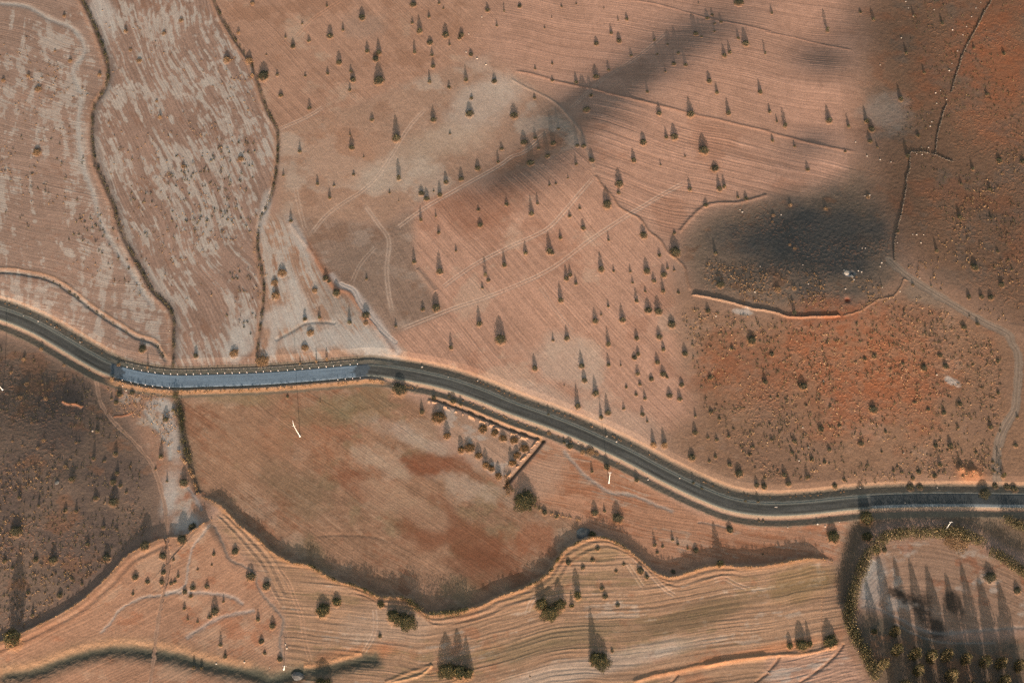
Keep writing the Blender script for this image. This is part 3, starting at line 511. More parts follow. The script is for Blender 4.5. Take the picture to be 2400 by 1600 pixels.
veg(1800, 400, "1775,125,32,20 2040,175,46,90 1760,430,56,290 2050,440,30,360 1550,740,40,590 1900,890,80,780 2145,1050,60,940 2110,745,34,680 2210,820,30,770 1845,1160,50,1070 1960,1160,50,1070 2045,1165,60,1080 1800,1440,54,1370 1925,1410,40,1340 1045,1070,16,960 1850,1335,18,1295 240,1310,40,1150 2240,910,30,850 2080,890,26,850 1330,1050,30,1000 1190,560,40,500 1500,1060,20,1010 1590,1090,18,1060")
veg(1800, 400, "205,315,56,250 530,350,56,290 245,715,50,650 50,410,46,370 40,470,36,440 920,240,60,200 200,680,40,650 2150,30,40,0 90,1090,80,1050 240,1080,60,1040", 'dry')
veg(0, 800, "895,825,40,690 1062,1035,46,920 862,1075,40,900 960,1095,30,1050 1075,1210,40,1100 1105,1325,40,1270 1045,1475,86,1330 880,1440,50,1360 355,1510,36,1380 660,1270,56,1150 600,1550,50,1470 180,1435,36,1270 1525,720,56,590 1480,1060,46,880 1535,1285,24,1190 1690,1300,80,1150 1430,1170,24,1130 1215,475,50,400 1100,485,60,380 1160,1385,30,1340 1025,525,26,460 1800,135,50,30 1310,70,80,-30 1040,1290,60,1220 1070,560,50,500 700,1560,40,1440")
veg(0, 800, "220,160,60,90 100,285,46,240 245,390,60,330 345,980,40,930 205,955,30,900 420,525,60,480 185,515,60,450 390,395,30,370 440,445,36,420 590,220,36,200 115,915,30,880 700,930,30,910 400,910,50,880 600,1150,50,1110 1355,245,26,100 2150,110,110,40 1030,350,60,210 380,70,50,40 290,745,30,725 590,340,30,320 820,260,20,230 1090,215,50,170 1200,1145,30,1130", 'dry')
veg(600, 800, "1793,60,44,-80 1525,650,50,520 1775,500,36,455 1812,555,60,500 1882,585,32,520 1320,445,130,370 1635,515,50,450 290,510,30,490 590,560,12,500")
veg(600, 800, "1680,700,110,560 1755,870,60,700 1885,1000,60,830 1960,980,82,860 2045,1050,60,910 2115,1140,62,940 2165,1170,60,1040 2230,1240,60,1070 2085,805,72,720 2195,840,62,750 2270,890,62,800 2345,1120,50,940", 'orchard')
veg(600, 800, "555,190,24,0 650,165,36,20 60,180,150,60 405,205,20,60 450,60,90,20", 'dry')
veg(1200, 800, "20,910,64,820 115,985,74,890 45,1050,64,920 15,1120,50,1000", 'orchard')
veg(1200, 800, "210,250,56,100 640,230,56,70 665,360,52,240 768,480,62,310 605,600,60,390 885,30,50,-140 887,220,40,90 1125,150,50,90 1158,120,46,40 1390,75,44,-20 1335,195,50,100 1155,300,42,215 1175,395,34,350 1280,345,50,280 1390,305,60,210 1425,330,30,290 1050,420,32,380 1028,618,30,550 1140,490,34,450 1222,525,38,430 1448,500,56,410 1540,530,48,430 1558,400,50,320 1590,115,56,10 880,660,58,480 820,700,44,540 1200,670,44,590 1243,735,26,680 1683,840,50,730 1655,1065,70,960 1685,690,26,600 1880,905,36,840 1800,885,30,830 1990,875,34,800 1905,710,34,670 1825,650,40,590 2000,1135,46,1070 2085,1210,80,1120 2215,970,34,900 2180,1040,34,990 1870,1060,36,1010 1812,1100,30,1060 2250,1325,50,1220 2315,1330,60,1250 1000,220,20,160 1820,330,46,290 2023,65,40,10 2325,375,50,290 735,1195,32,1080 870,1155,60,1060 1145,1275,46,1200 300,1570,60,1500 760,1575,80,1450 850,1560,36,1490 970,1625,120,1460 530,965,60,900 480,405,14,380 480,930,30,905 1665,1300,30,1240 2145,1465,26,1420 2260,1470,26,1400 1745,1350,30,1300 335,670,24,610 865,865,22,820")
veg(1200, 800, "1300,950,80,790 1400,955,80,790 340,840,50,810 720,1010,100,960 650,1020,60,980 780,1030,50,1000", 'dry')
veg(1800, 800, "150,1230,46,1130 187,1310,52,1160 362,1250,40,1120 245,920,44,840 220,1025,40,965 563,995,42,940 855,940,54,870 1675,965,58,850 1580,1135,44,1040 320,415,80,300 965,625,84,570 1630,230,60,160 2045,790,50,700 1763,575,50,510 1745,795,28,730 2115,475,40,410 615,1325,56,1260 700,1270,36,1220 655,775,40,730 485,805,60,740 1385,1200,50,1150 1330,1255,46,1210 1530,1235,50,1180 1230,1205,30,1140 1155,1190,30,1140 2065,1105,34,1060 2275,955,46,910 2290,695,30,650 1470,625,40,580 1615,655,50,590 1430,245,70,190 1310,1335,70,1280 1400,1330,60,1280 1045,1015,26,970 1240,205,36,160 1545,305,16,250 380,215,20,180 365,970,20,930 30,905,30,850 1240,1025,18,990 90,510,30,470 25,515,26,480 1580,130,50,80 35,120,50,80 1080,830,36,790 400,1080,46,1020 520,1110,40,1080 2080,1190,30,1150 1190,1150,24,1110 1540,960,50,920 1910,1020,36,980 2110,180,40,130 1880,215,30,170 890,160,40,130 975,140,50,115 1350,560,36,530 570,600,30,560")
veg(1800, 800, "1990,1400,110,1320 2200,1330,60,1280 2265,1350,70,1280 2090,1320,60,1280")
veg(0, 1200, "490,440,90,290 1335,320,110,170 980,420,90,290 300,950,44,830 330,435,60,350 755,660,36,590 805,295,50,200 550,765,60,690 1505,560,56,480 1490,645,60,570 1245,605,70,530 1357,645,54,600 1575,660,40,600 1640,595,40,520 1610,645,40,590 1775,700,60,640 1905,690,54,610 1225,755,38,700 1820,535,24,495 1700,735,56,660 1755,775,44,720 1975,915,90,760 1930,965,50,900 1695,885,40,800 2028,1220,44,1090 2070,1325,50,1260 1780,1420,40,1290 1850,1425,36,1320 1725,985,26,930 1815,1010,26,960 2055,825,30,740 1770,140,90,70 2165,370,80,290 2310,600,100,450 1680,265,110,200 950,140,46,50 1075,160,30,80 150,175,130,80 45,450,50,350 1970,400,40,330 1500,410,80,310 1600,445,36,410 1950,495,24,470 115,510,40,460 260,740,50,660 660,610,40,580")
veg(600, 1200, "100,690,90,600 155,1050,70,940 50,1190,60,1110 80,1295,40,1260 20,990,50,880 1140,1145,46,1100 220,1350,60,1270")
veg(600, 1200, "620,910,150,760 745,835,100,710 1150,860,80,790", 'bush')
veg(1200, 1200, "515,475,60,410 1310,305,44,160 1385,315,34,270 1475,255,36,160 1523,295,34,220 1615,335,30,290 1690,350,60,300 1335,370,36,330 1480,545,50,480 855,780,60,740 825,705,50,675 970,860,50,820 2000,160,80,100 410,40,50,0 1175,550,80,480 1235,610,50,570 2270,75,26,45 2310,75,26,45 1025,490,36,460 955,550,36,510 2305,385,20,350 650,520,50,490 740,450,50,420 785,350,50,320 165,1510,14,1490 920,1275,40,1250")
veg(1200, 1200, "605,790,66,560 550,870,50,700 740,215,90,90 1905,490,90,200", 'bush')
veg(1800, 1200, "975,1095,66,1000 1000,350,90,290 600,225,140,130 570,1190,150,980 910,225,110,60 310,1225,130,960 200,1230,70,1080 380,1215,70,960", 'bush')
veg(1800, 1200, "1070,350,60,310 2040,600,130,560 2290,720,80,680")
BIG = []   # big plants given as photo x, y, width px, height m, kind
for q in [(600 + 1380 / 3.92, 1200 + 1020 / 3.92, 46, 3.8, 'bush'), (600 + 1270 / 3.92, 1200 + 970 / 3.92, 30, 3.4, 'bush'), (600 + 1760 / 3.92, 1200 + 1470 / 3.92, 40, 5.5, 'bush'), (600 + 1870 / 3.92, 1200 + 1475 / 3.92, 36, 6.5, 'bush'), (600 + 1950 / 3.92, 1200 + 1490 / 3.92, 24, 5.5, 'bush'), (1200 + 350 / 3.92, 1200 + 935 / 3.92, 42, 4.2, 'bush'), (1200 + 270 / 3.92, 1200 + 860 / 3.92, 28, 4.0, 'bush'), (1200 + 440 / 3.92, 1200 + 860 / 3.92, 26, 4.0, 'bush'),
          (1200 + 810 / 3.92, 1200 + 1375 / 3.92, 44, 4.0, 'bush'), (1200 + 760 / 3.92, 1200 + 1350 / 3.92, 24, 7.5, 'bush'), (1200 + 120 / 3.92, 800 + 1470 / 3.92, 52, 4.2, 'bush'), (140 / 3.92, 1200 + 1190 / 3.92, 36, 11.0, 'tall'),
          (600 + 620 / 3.92, 1200 + 1600 / 3.92, 40, 4.0, 'bush'), (2351, 1113 + 4, 10, 4.6, 'tall'), (2240, 1262, 60, 3.0, 'dry'), (1200 + 600 / 3.92, 1200 + 775 / 3.92, 16, 4.0, 'tall'), (2030, 1215, 30, 5.0, 'bush')]:
    BIG.append(q)
ORCH = T(1800, 1200, [(1165, 1290, 90), (1040, 1420, 90), (1330, 1330, 95), (1480, 1350, 95), (1630, 1340, 100), (1800, 1370, 90), (1960, 1400, 90), (2115, 1410, 95), (2280, 1430, 95), (1350, 1480, 80), (1650, 1530, 100), (2120, 1580, 90), (1210, 1620, 90), (1145, 1120, 80),
         (1480, 1640, 90), (1800, 1640, 90), (1960, 1640, 90), (2280, 1650, 90), (1330, 1720, 90), (1630, 1740, 95), (2110, 1760, 95), (1920, 1760, 95), (1500, 1780, 90), (1180, 1780, 90), (1760, 1790, 90), (2260, 1800, 90)] + [(q_, 1950 + (k_ % 3) * 40, 95) for k_, q_ in enumerate([1165, 1330, 1480, 1630, 1800, 1960, 2115, 2280])])

TANE = math.tan(SUN_EL)
PLANTS = []
for (px, py, w, pt, kind) in V:
    x, y = P(px, py); x2, y2 = P(px, pt)
    wm = max(.75, w / SC * (.72 if kind == 'dry' else .8 if kind == 'bush' or py > 1180 else .95)); L = max(1.0, math.hypot(x - x2, y - y2) - wm * .15)
    dz = float(broad(x2, y2) - broad(x, y))        # on a slope falling away from the sun the same shadow needs less height
    hmin = max(.45, wm * (.32 if kind != 'dry' else .25))
    if kind == 'orchard': L *= .8; wm *= 1.1
    PLANTS.append([float(x), float(y), wm, min(max(hmin, L * TANE + min(dz, .4)), 5.0), kind, px, py])
for (px, py, w, h, kind) in BIG:
    x, y = P(px, py); PLANTS.append([float(x), float(y), w / SC, h, kind, px, py])
for p in PLANTS:       # undisturbed dry rim of soil that every bush stands on
    x, y, w = p[:3]; R = w * 1.3 + 1
    if w > 9: continue
    sl = box(x - R, x + R, y - R, y + R)
    q = np.hypot(X[sl] - x, Y[sl] - y + w * .12) / (w * .5) + (vnoise(X[sl] / .8, Y[sl] / .8, 4) - .5) * .35
    HGT[sl] += (.05 + .028 * w) * (1 - sstep(.55, 1.3, q))
    paint(sl, (184, 126, 84), (1 - sstep(.9, 1.3, q)) * .4)
# tussocky relief on the stony hills
def tuss(poly, amp, seed, sz=.95, th=.58):
    sl, m = inside(poly, 4, seed); t = fbm(X[sl] / sz, Y[sl] / sz, seed, 2, .5); c = fbm(X[sl] / 26, Y[sl] / 20, seed + 1, 3)
    q = sstep(th, th + .2, t) * sstep(.38, .62, c) * m * (1 - sstep(7, 12, 12 - np.abs(RB[sl]).clip(0, 12)))
    HGT[sl] += q * amp * .34; paint(sl, (156, 100, 70), q * .35)
tuss(O([(1590, 700), (1850, 745), (1960, 735), (2120, 680), (2300, 800), (2300, 1080), (2000, 1100), (1750, 1100), (1620, 950)]), .42, 121)
tuss(O([(1620, 590), (1800, 600), (2000, 640), (2060, 690), (1950, 725), (1620, 680)]), .38, 124)
tuss(O([(2120, -20), (2400, -20), (2400, 600), (2150, 330)]), .32, 127); tuss(O([(-40, 780), (180, 850), (320, 1050), (340, 1220), (60, 1440), (-40, 1450)]), .3, 130)
tuss(O([(1680, 470), (1850, 450), (2100, 350), (2160, 560), (1900, 620), (1650, 600)]), .25, 133)
tuss(O([(2080, 380), (2400, 420), (2400, 780), (2200, 640)]), .3, 136)

HGT[np.abs(RB) < 3.3] = -.03
Z = Z0 + HGT
def zat(x, y):
    i = int(np.clip(np.searchsorted(xs, x) - 1, 0, nx - 2)); j = int(np.clip(np.searchsorted(ys, y) - 1, 0, ny - 2))
    fu = (x - xs[i]) / (xs[i + 1] - xs[i]); fv = (y - ys[j]) / (ys[j + 1] - ys[j])
    return float((Z[j, i] * (1 - fu) + Z[j, i + 1] * fu) * (1 - fv) + (Z[j + 1, i] * (1 - fu) + Z[j + 1, i + 1] * fu) * fv)

# ------------------------------------------------------------------ materials
def mat(name):
    m = bpy.data.materials.new(name); m.use_nodes = True; n = m.node_tree
    b = n.nodes["Principled BSDF"]; b.inputs["Roughness"].default_value = .95
    b.inputs["Specular IOR Level"].default_value = .05
    return m, n, b
def ground_mat(name):
    m, n, b = mat(name)
    at = n.nodes.new("ShaderNodeAttribute"); at.attribute_name = "soil"
    tc = n.nodes.new("ShaderNodeTexCoord")
    def noise(scale, detail, rough):
        t = n.nodes.new("ShaderNodeTexNoise"); t.inputs["Scale"].default_value = scale; t.inputs["Detail"].default_value = detail; t.inputs["Roughness"].default_value = rough
        n.links.new(tc.outputs["Object"], t.inputs["Vector"]); return t
    a, c = noise(1.3, 3, .7), noise(.22, 4, .6)
    def rng_(t, lo, hi):
        r = n.nodes.new("ShaderNodeMapRange"); r.inputs["From Min"].default_value = .3; r.inputs["From Max"].default_value = .7
        r.inputs["To Min"].default_value = lo; r.inputs["To Max"].default_value = hi; n.links.new(t.outputs["Fac"], r.inputs["Value"]); return r
    r1, r2 = rng_(a, .78, 1.22), rng_(c, .93, 1.07)
    mu = n.nodes.new("ShaderNodeMath"); mu.operation = 'MULTIPLY'; n.links.new(r1.outputs[0], mu.inputs[0]); n.links.new(r2.outputs[0], mu.inputs[1])
    vm = n.nodes.new("ShaderNodeVectorMath"); vm.operation = 'SCALE'; n.links.new(at.outputs["Color"], vm.inputs[0]); n.links.new(mu.outputs[0], vm.inputs["Scale"])
    n.links.new(vm.outputs[0], b.inputs["Base Color"]); b.inputs["Specular IOR Level"].default_value = 0.0; b.inputs["Roughness"].default_value = 1
    return m
def flat_mat(name, c1, c2, scale=1.5, lo=.4, hi=.6, c3=None, rough=.95, spec=.05):
    m, n, b = mat(name); b.inputs["Roughness"].default_value = rough; b.inputs["Specular IOR Level"].default_value = spec
    tc = n.nodes.new("ShaderNodeTexCoord"); t = n.nodes.new("ShaderNodeTexNoise"); t.inputs["Scale"].default_value = scale; t.inputs["Detail"].default_value = 4
    n.links.new(tc.outputs["Object"], t.inputs["Vector"])
    r = n.nodes.new("ShaderNodeValToRGB"); r.color_ramp.elements[0].position = lo; r.color_ramp.elements[1].position = hi
    r.color_ramp.elements[0].color = (*c1, 1); r.color_ramp.elements[1].color = (*c2, 1)
    if c3: e = r.color_ramp.elements.new((hi + 1) / 2); e.color = (*c3, 1)
    n.links.new(t.outputs["Fac"], r.inputs[0]); n.links.new(r.outputs[0], b.inputs["Base Color"]); return m
def leaf_mat(name, dark, mid, light, t1=.55, t2=.8):
    m, n, b = mat(name)
    at = n.nodes.new("ShaderNodeAttribute"); at.attribute_name = "leaf"
    r = n.nodes.new("ShaderNodeValToRGB"); r.color_ramp.elements[0].color = (*dark, 1); r.color_ramp.elements[1].color = (*light, 1)
    e = r.color_ramp.elements.new(t1); e.color = (*mid, 1); r.color_ramp.elements[-1].position = min(1, t2 + .15)
    n.links.new(at.outputs["Fac"], r.inputs[0]); n.links.new(r.outputs[0], b.inputs["Base Color"]); b.inputs["Roughness"].default_value = .8
    return m
M = dict(
    ground=ground_mat("dry_soil"),
    olive=leaf_mat("olive_foliage", (.035, .04, .028), (.075, .07, .045), (.24, .17, .085)),
    dry=leaf_mat("dry_foliage", (.10, .07, .045), (.27, .16, .085), (.42, .27, .14)),
    orchard=leaf_mat("orchard_foliage", (.03, .036, .022), (.10, .065, .032), (.40, .20, .09), .4),
    bush=leaf_mat("bush_foliage", (.028, .034, .02), (.06, .058, .03), (.27, .19, .08), .6),
    hedge=leaf_mat("hedge_foliage", (.025, .03, .016), (.09, .075, .038), (.38, .27, .14), .58),
    fringe=leaf_mat("dry_grass", (.16, .10, .05), (.38, .22, .11), (.60, .40, .24), .5),
    bark=flat_mat("bark", (.09, .06, .04), (.16, .11, .07), 6),
    stone=flat_mat("pale_stone", (.36, .29, .23), (.56, .48, .40), 2.5),
    dark_stone=flat_mat("grey_stone", (.09, .085, .08), (.20, .19, .175), 1.2),
    rubble=flat_mat("wall_stone", (.06, .048, .038), (.17, .13, .10), 1.5),
    white=flat_mat("white_paint", (.72, .69, .64), (.82, .80, .76), 3, rough=.6),
    steel=flat_mat("grey_metal", (.22, .22, .22), (.34, .33, .31), 4, rough=.6, spec=.3),
    red=flat_mat("red_band", (.35, .06, .04), (.42, .08, .05), 3),
    concrete=flat_mat("weathered_concrete", (.22, .19, .16), (.36, .32, .28), 2),
)

# ------------------------------------------------------------------ helpers
C = sc.collection
def link(name, me, parent=None, m=None):
    o = bpy.data.objects.new(name, me); C.objects.link(o)
    if parent is not None: o.parent = parent
    if m is not None and me is not None and not me.materials: me.materials.append(m)
    return o
def tag(o, label=None, cat=None, group=None, kind=None):
    if label: o["label"] = label
    if cat: o["category"] = cat
    if group: o["group"] = group
    if kind: o["kind"] = kind
    return o
def empty(name, loc, rz=0, sc_=None):
    o = bpy.data.objects.new(name, None); C.objects.link(o); o.location = loc; o.rotation_euler = (0, 0, rz)
    if sc_: o.scale = sc_
    o.empty_display_size = .5
    return o
def mesh_np(name, co, quads, attrs=None, smooth_=False):
    me = bpy.data.meshes.new(name); nq = len(quads); k = quads.shape[1]
    me.vertices.add(len(co)); me.vertices.foreach_set("co", np.ascontiguousarray(co, np.float32).ravel())
    me.loops.add(nq * k); me.loops.foreach_set("vertex_index", np.ascontiguousarray(quads, np.int32).ravel())
    me.polygons.add(nq); me.polygons.foreach_set("loop_start", np.arange(0, nq * k, k, dtype=np.int32))
    try: me.polygons.foreach_set("loop_total", np.full(nq, k, np.int32))
    except Exception: pass
    me.update(calc_edges=True)
    for nm, (typ, dat) in (attrs or {}).items():
        a = me.attributes.new(nm, typ, 'POINT'); a.data.foreach_set("color" if 'COLOR' in typ else "value", np.ascontiguousarray(dat, np.float32).ravel())
    me.polygons.foreach_set("use_smooth", np.full(nq, smooth_, bool))
    return me

# ------------------------------------------------------------------ the ground sheet
def grid_quads(r, c):
    i = np.arange(r * c, dtype=np.int32).reshape(r, c)
    return np.stack([i[:-1, :-1], i[:-1, 1:], i[1:, 1:], i[1:, :-1]], -1).reshape(-1, 4)
RGB = np.clip(RGB, .01, .9)
rgba = np.concatenate([RGB, np.ones((ny, nx, 1), np.float32)], -1)
gm = mesh_np("ground", np.stack([X, Y, Z], -1).reshape(-1, 3), grid_quads(ny, nx), {"soil": ('FLOAT_COLOR', rgba)})
tag(link("ground", gm, None, M["ground"]), kind="structure")
# dirt tracks: worn sheets lying on the ground
for nm, (sl, m, d) in DT.items():
    sub = m > .45; r, c = sub.shape
    q = grid_quads(r, c); keep = sub.ravel()[q].all(1); q = q[keep]
    used = np.unique(q); remap = np.full(r * c, -1, np.int32); remap[used] = np.arange(len(used))
    co = np.stack([X[sl], Y[sl], Z[sl] + .012], -1).reshape(-1, 3)[used]
    me = mesh_np("dirt_track", co, remap[q], {"soil": ('FLOAT_COLOR', rgba[sl].reshape(-1, 4)[used])})
    tag(link("dirt_track", me, None, M["ground"]), kind="structure")
del rgba

# ------------------------------------------------------------------ road
def road_mat():
    m, n, b = mat("asphalt"); b.inputs["Roughness"].default_value = .85; b.inputs["Specular IOR Level"].default_value = .08
    at = n.nodes.new("ShaderNodeAttribute"); at.attribute_name = "soil"
    tc = n.nodes.new("ShaderNodeTexCoord"); t = n.nodes.new("ShaderNodeTexNoise"); t.inputs["Scale"].default_value = .9; t.inputs["Detail"].default_value = 4
    n.links.new(tc.outputs["Object"], t.inputs["Vector"])
    r = n.nodes.new("ShaderNodeMapRange"); r.inputs["From Min"].default_value = .3; r.inputs["From Max"].default_value = .7; r.inputs["To Min"].default_value = .86; r.inputs["To Max"].default_value = 1.14
    n.links.new(t.outputs["Fac"], r.inputs["Value"])
    vm = n.nodes.new("ShaderNodeVectorMath"); vm.operation = 'SCALE'; n.links.new(at.outputs["Color"], vm.inputs[0]); n.links.new(r.outputs[0], vm.inputs["Scale"]); n.links.new(vm.outputs[0], b.inputs["Base Color"])
    return m
rw = np.array(RW); seg = np.hypot(*np.diff(rw, axis=0).T); acc = np.concatenate([[0], np.cumsum(seg)]); NL = int(acc[-1] / 1.0)
ss = np.linspace(0, acc[-1], NL); rx = np.interp(ss, acc, rw[:, 0]); ry = np.interp(ss, acc, rw[:, 1])
kk = np.ones(7) / 7
def sm_(v): return np.concatenate([v[:3], np.convolve(v, kk, 'valid'), v[-3:]])
rx, ry = sm_(rx), sm_(ry); tx_ = np.gradient(rx); ty_ = np.gradient(ry); l = np.hypot(tx_, ty_); nxv, nyv = -ty_ / l, tx_ / l
offs = np.array([-3.65, -3.6, -3.2, -2.8, -2.3, -1.8, -1.2, -.6, 0, .6, 1.2, 1.8, 2.3, 2.8, 3.2, 3.6, 3.65])
RXX = rx[:, None] + nxv[:, None] * offs; RYY = ry[:, None] + nyv[:, None] * offs
RZZ = broad(RXX, RYY) + .05 + .06 * (1 - (offs / 3.6) ** 2) ; RZZ[:, 0] -= .25; RZZ[:, -1] -= .25
px_of = lambda x: x   # world x used for the sections
dark = alb((84, 78, 71)); edge_ = alb((136, 126, 110)); blue = alb((118, 125, 131)); bluedk = alb((86, 88, 90)); lane = alb((64, 70, 68))
cols = np.zeros(RXX.shape + (3,))
xa, _ = P(287, 880); xb, _ = P(828, 868); xc, _ = P(262, 870); xd, _ = P(868, 868); xe, _ = P(2037, 1175)
nse = fbm(RXX / 14, offs[None] * 1.4 + RXX * 0, 201, 3); ns2 = fbm(RXX / 5, RYY / 5, 202, 3)
eg = np.exp(-((np.abs(offs) - 3.35) / .75) ** 2)[None]; whe = (np.exp(-((np.abs(offs) - 1.7) / .5) ** 2))[None]
op = dark * (1 + (nse[..., None] - .5) * 1.0 + (ns2[..., None] - .5) * .3); op = op * (1 - .28 * whe[..., None]) ; op = op * (1 - eg[..., None] * .85) + edge_ * eg[..., None] * .85
bl = blue * (1 + (nse[..., None] - .5) * .35 + (ns2[..., None] - .5) * .2) * (1.0 - .10 * (offs[None, :, None] < 0)); bl = bl * (1 - eg[..., None] * .3) + alb((170, 170, 168)) * eg[..., None] * .3  # bluish bridge stretch: sky sheen and shade put into the asphalt colour
bk = bluedk * (1 + (ns2[..., None] - .5) * .3)
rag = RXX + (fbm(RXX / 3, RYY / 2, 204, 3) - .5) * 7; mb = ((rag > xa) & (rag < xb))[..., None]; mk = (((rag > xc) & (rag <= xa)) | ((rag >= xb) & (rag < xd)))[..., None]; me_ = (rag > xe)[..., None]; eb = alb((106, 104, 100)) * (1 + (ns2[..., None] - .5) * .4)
cols = np.where(mb, bl, np.where(mk, bk, np.where(me_, eb * np.where(offs < -1.9, 1.35, .42)[None, :, None], op)))  # east end: hedge shade painted over the northern part, lit strip south
rc = np.concatenate([cols, np.ones(RXX.shape + (1,))], -1)
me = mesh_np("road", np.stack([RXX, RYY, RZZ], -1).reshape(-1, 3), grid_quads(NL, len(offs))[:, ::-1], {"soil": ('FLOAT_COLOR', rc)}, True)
tag(link("road", me, None, road_mat()), kind="structure")
def road_at(px, off):
    x, _ = P(px, 900); i = int(np.argmin(np.abs(rx - x))); return float(rx[i] + nxv[i] * off), float(ry[i] + nyv[i] * off), math.atan2(nyv[i], nxv[i]) - math.pi / 2

# ------------------------------------------------------------------ plants
def leaf_cloud(cx, cy, cz, size, lv, r):
    """leaf quads at given centres; returns co, quads, leaf value"""
    n = len(cx); a = r.normal(size=(n, 3)); a /= np.linalg.norm(a, axis=1)[:, None]; a[:, 2] = np.abs(a[:, 2]) * .8 + .15
    a /= np.linalg.norm(a, axis=1)[:, None]
    u = np.cross(a, r.normal(size=(n, 3))); u /= np.linalg.norm(u, axis=1)[:, None]; v = np.cross(a, u)
    s = size * r.uniform(.6, 1.3, n); c = np.stack([cx, cy, cz], 1); u *= s[:, None]; v *= (s * r.uniform(.5, 1, n))[:, None]
    co = np.stack([c - u - v * .3, c - v, c + u + v * .2, c + v], 1).reshape(-1, 3)
    return co, np.arange(4 * n, dtype=np.int32).reshape(n, 4), np.repeat(lv, 4)
def crown_mesh(name, seed, n, shape, size):
    """unit crown: radius .5, height 1, foot at 0"""
    r = np.random.default_rng(seed); k = 7
    lump = r.uniform(.72, 1.18, k); la = r.uniform(0, 6.28, k)
    i = r.integers(0, k, n); az = r.uniform(0, 2 * math.pi, n); t = r.uniform(0, 1, n)
    z = t * .97 + .02
    if shape == 'cone': z = 1 - (1 - t) ** .62; R_ = .5 * (1 - z) ** .62
    elif shape == 'tall': R_ = .5 * np.clip(np.minimum((z + .12) * 3.2, (1.02 - z) * 2.4), 0, 1) ** .6
    elif shape == 'low': z = 1 - (1 - t) ** .7; R_ = .52 * np.sqrt(np.clip(1 - z ** 2, 0, 1))
    else: z = 1 - (1 - t) ** .75; R_ = .5 * np.clip(1 - z ** 1.7, 0, 1) ** .6
    R_ = R_ * (1 + .17 * np.sin(az * 2 + la[0]) * (1 - z) + .15 * np.sin(az * 5 + la[1] + z * 4) + .1 * np.sin(az * 9 + la[2] - z * 7))
    rr = R_ * r.uniform(.1, 1, n) ** .45; x = rr * np.cos(az); y = rr * np.sin(az); z = np.clip(z + r.normal(0, .03, n), .02, 1.02)
    i = ((az * 1.1 + z * 3).astype(int)) % k
    lv = np.clip(r.normal(.42, .22, n) + (r.random(k)[i] - .5) * .35, 0, 1)
    co, qd, l = leaf_cloud(x, y, z, size, lv, r)
    return mesh_np(name, co, qd, {"leaf": ('FLOAT', l)})
def trunk_mesh(name, seed, top=.75):
    r = np.random.default_rng(seed); co = []; qd = []
    def tube(p0, p1, r0, r1):
        b = len(co); p0 = np.array(p0); p1 = np.array(p1); d = (p1 - p0) / np.linalg.norm(p1 - p0); u = np.cross(d, [0.31, .95, .1]); u /= np.linalg.norm(u); v = np.cross(d, u)
        for (p, rr) in ((p0, r0), ((p0 + p1) / 2 + r.normal(size=3) * .012, (r0 + r1) / 2), (p1, r1)):
            for t in range(6): co.append(p + (u * math.cos(t * math.pi / 3) + v * math.sin(t * math.pi / 3)) * rr)
        for s in range(2):
            for t in range(6): qd.append([b + s * 6 + t, b + s * 6 + (t + 1) % 6, b + s * 6 + 6 + (t + 1) % 6, b + s * 6 + 6 + t])
    tube((0, 0, -.08), (0.01, 0, top * .45), .05, .035)
    for t in range(5):
        a = t * 1.26 + r.uniform(-.3, .3); tube((0.01, 0, top * (.3 + .05 * t)), (.24 * math.cos(a), .24 * math.sin(a), top * r.uniform(.7, 1)), .028, .008)
    return mesh_np(name, np.array(co), np.array(qd, np.int32))
PROTO = {}
def proto(kind, shape, i, dens):
    key = (kind, shape, i, dens)
    if key not in PROTO:
        n, s = {'s': (210, .09), 'm': (620, .058), 'l': (1900, .035), 'x': (4200, .022)}[dens]
        seed = abs(hash((kind[0], shape[0], i, dens[0]))) % 1000 if False else (ord(kind[0]) * 7 + ord(shape[0]) * 3 + i * 31 + ord(dens))
        cm = crown_mesh("crown", seed, n, shape, s); cm.materials.append(M[kind])
        tm = trunk_mesh("trunk", seed + 1); tm.materials.append(M['bark']); PROTO[key] = (cm, tm)
    return PROTO[key]
def joined(key):
    k2 = key + ('j',)
    if k2 not in PROTO:
        cm, tm = proto(*key); n1 = len(cm.vertices); n2 = len(tm.vertices)
        a = np.empty(n1 * 3, np.float32); cm.vertices.foreach_get("co", a); b = np.empty(n2 * 3, np.float32); tm.vertices.foreach_get("co", b)
        f1 = np.empty(len(cm.loops), np.int32); cm.loops.foreach_get("vertex_index", f1); f2 = np.empty(len(tm.loops), np.int32); tm.loops.foreach_get("vertex_index", f2)
        lv = np.empty(n1, np.float32); cm.attributes["leaf"].data.foreach_get("value", lv)
        me = mesh_np("bush", np.concatenate([a.reshape(-1, 3), b.reshape(-1, 3)]), np.concatenate([f1.reshape(-1, 4), f2.reshape(-1, 4) + n1]), {"leaf": ('FLOAT', np.concatenate([lv, np.zeros(n2, np.float32)]))})
        me.materials.append(M[key[0]]); me.materials.append(M['bark'])
        mi = np.zeros(len(me.polygons), np.int32); mi[len(cm.polygons):] = 1; me.polygons.foreach_set("material_index", mi); PROTO[k2] = me
    return PROTO[k2]

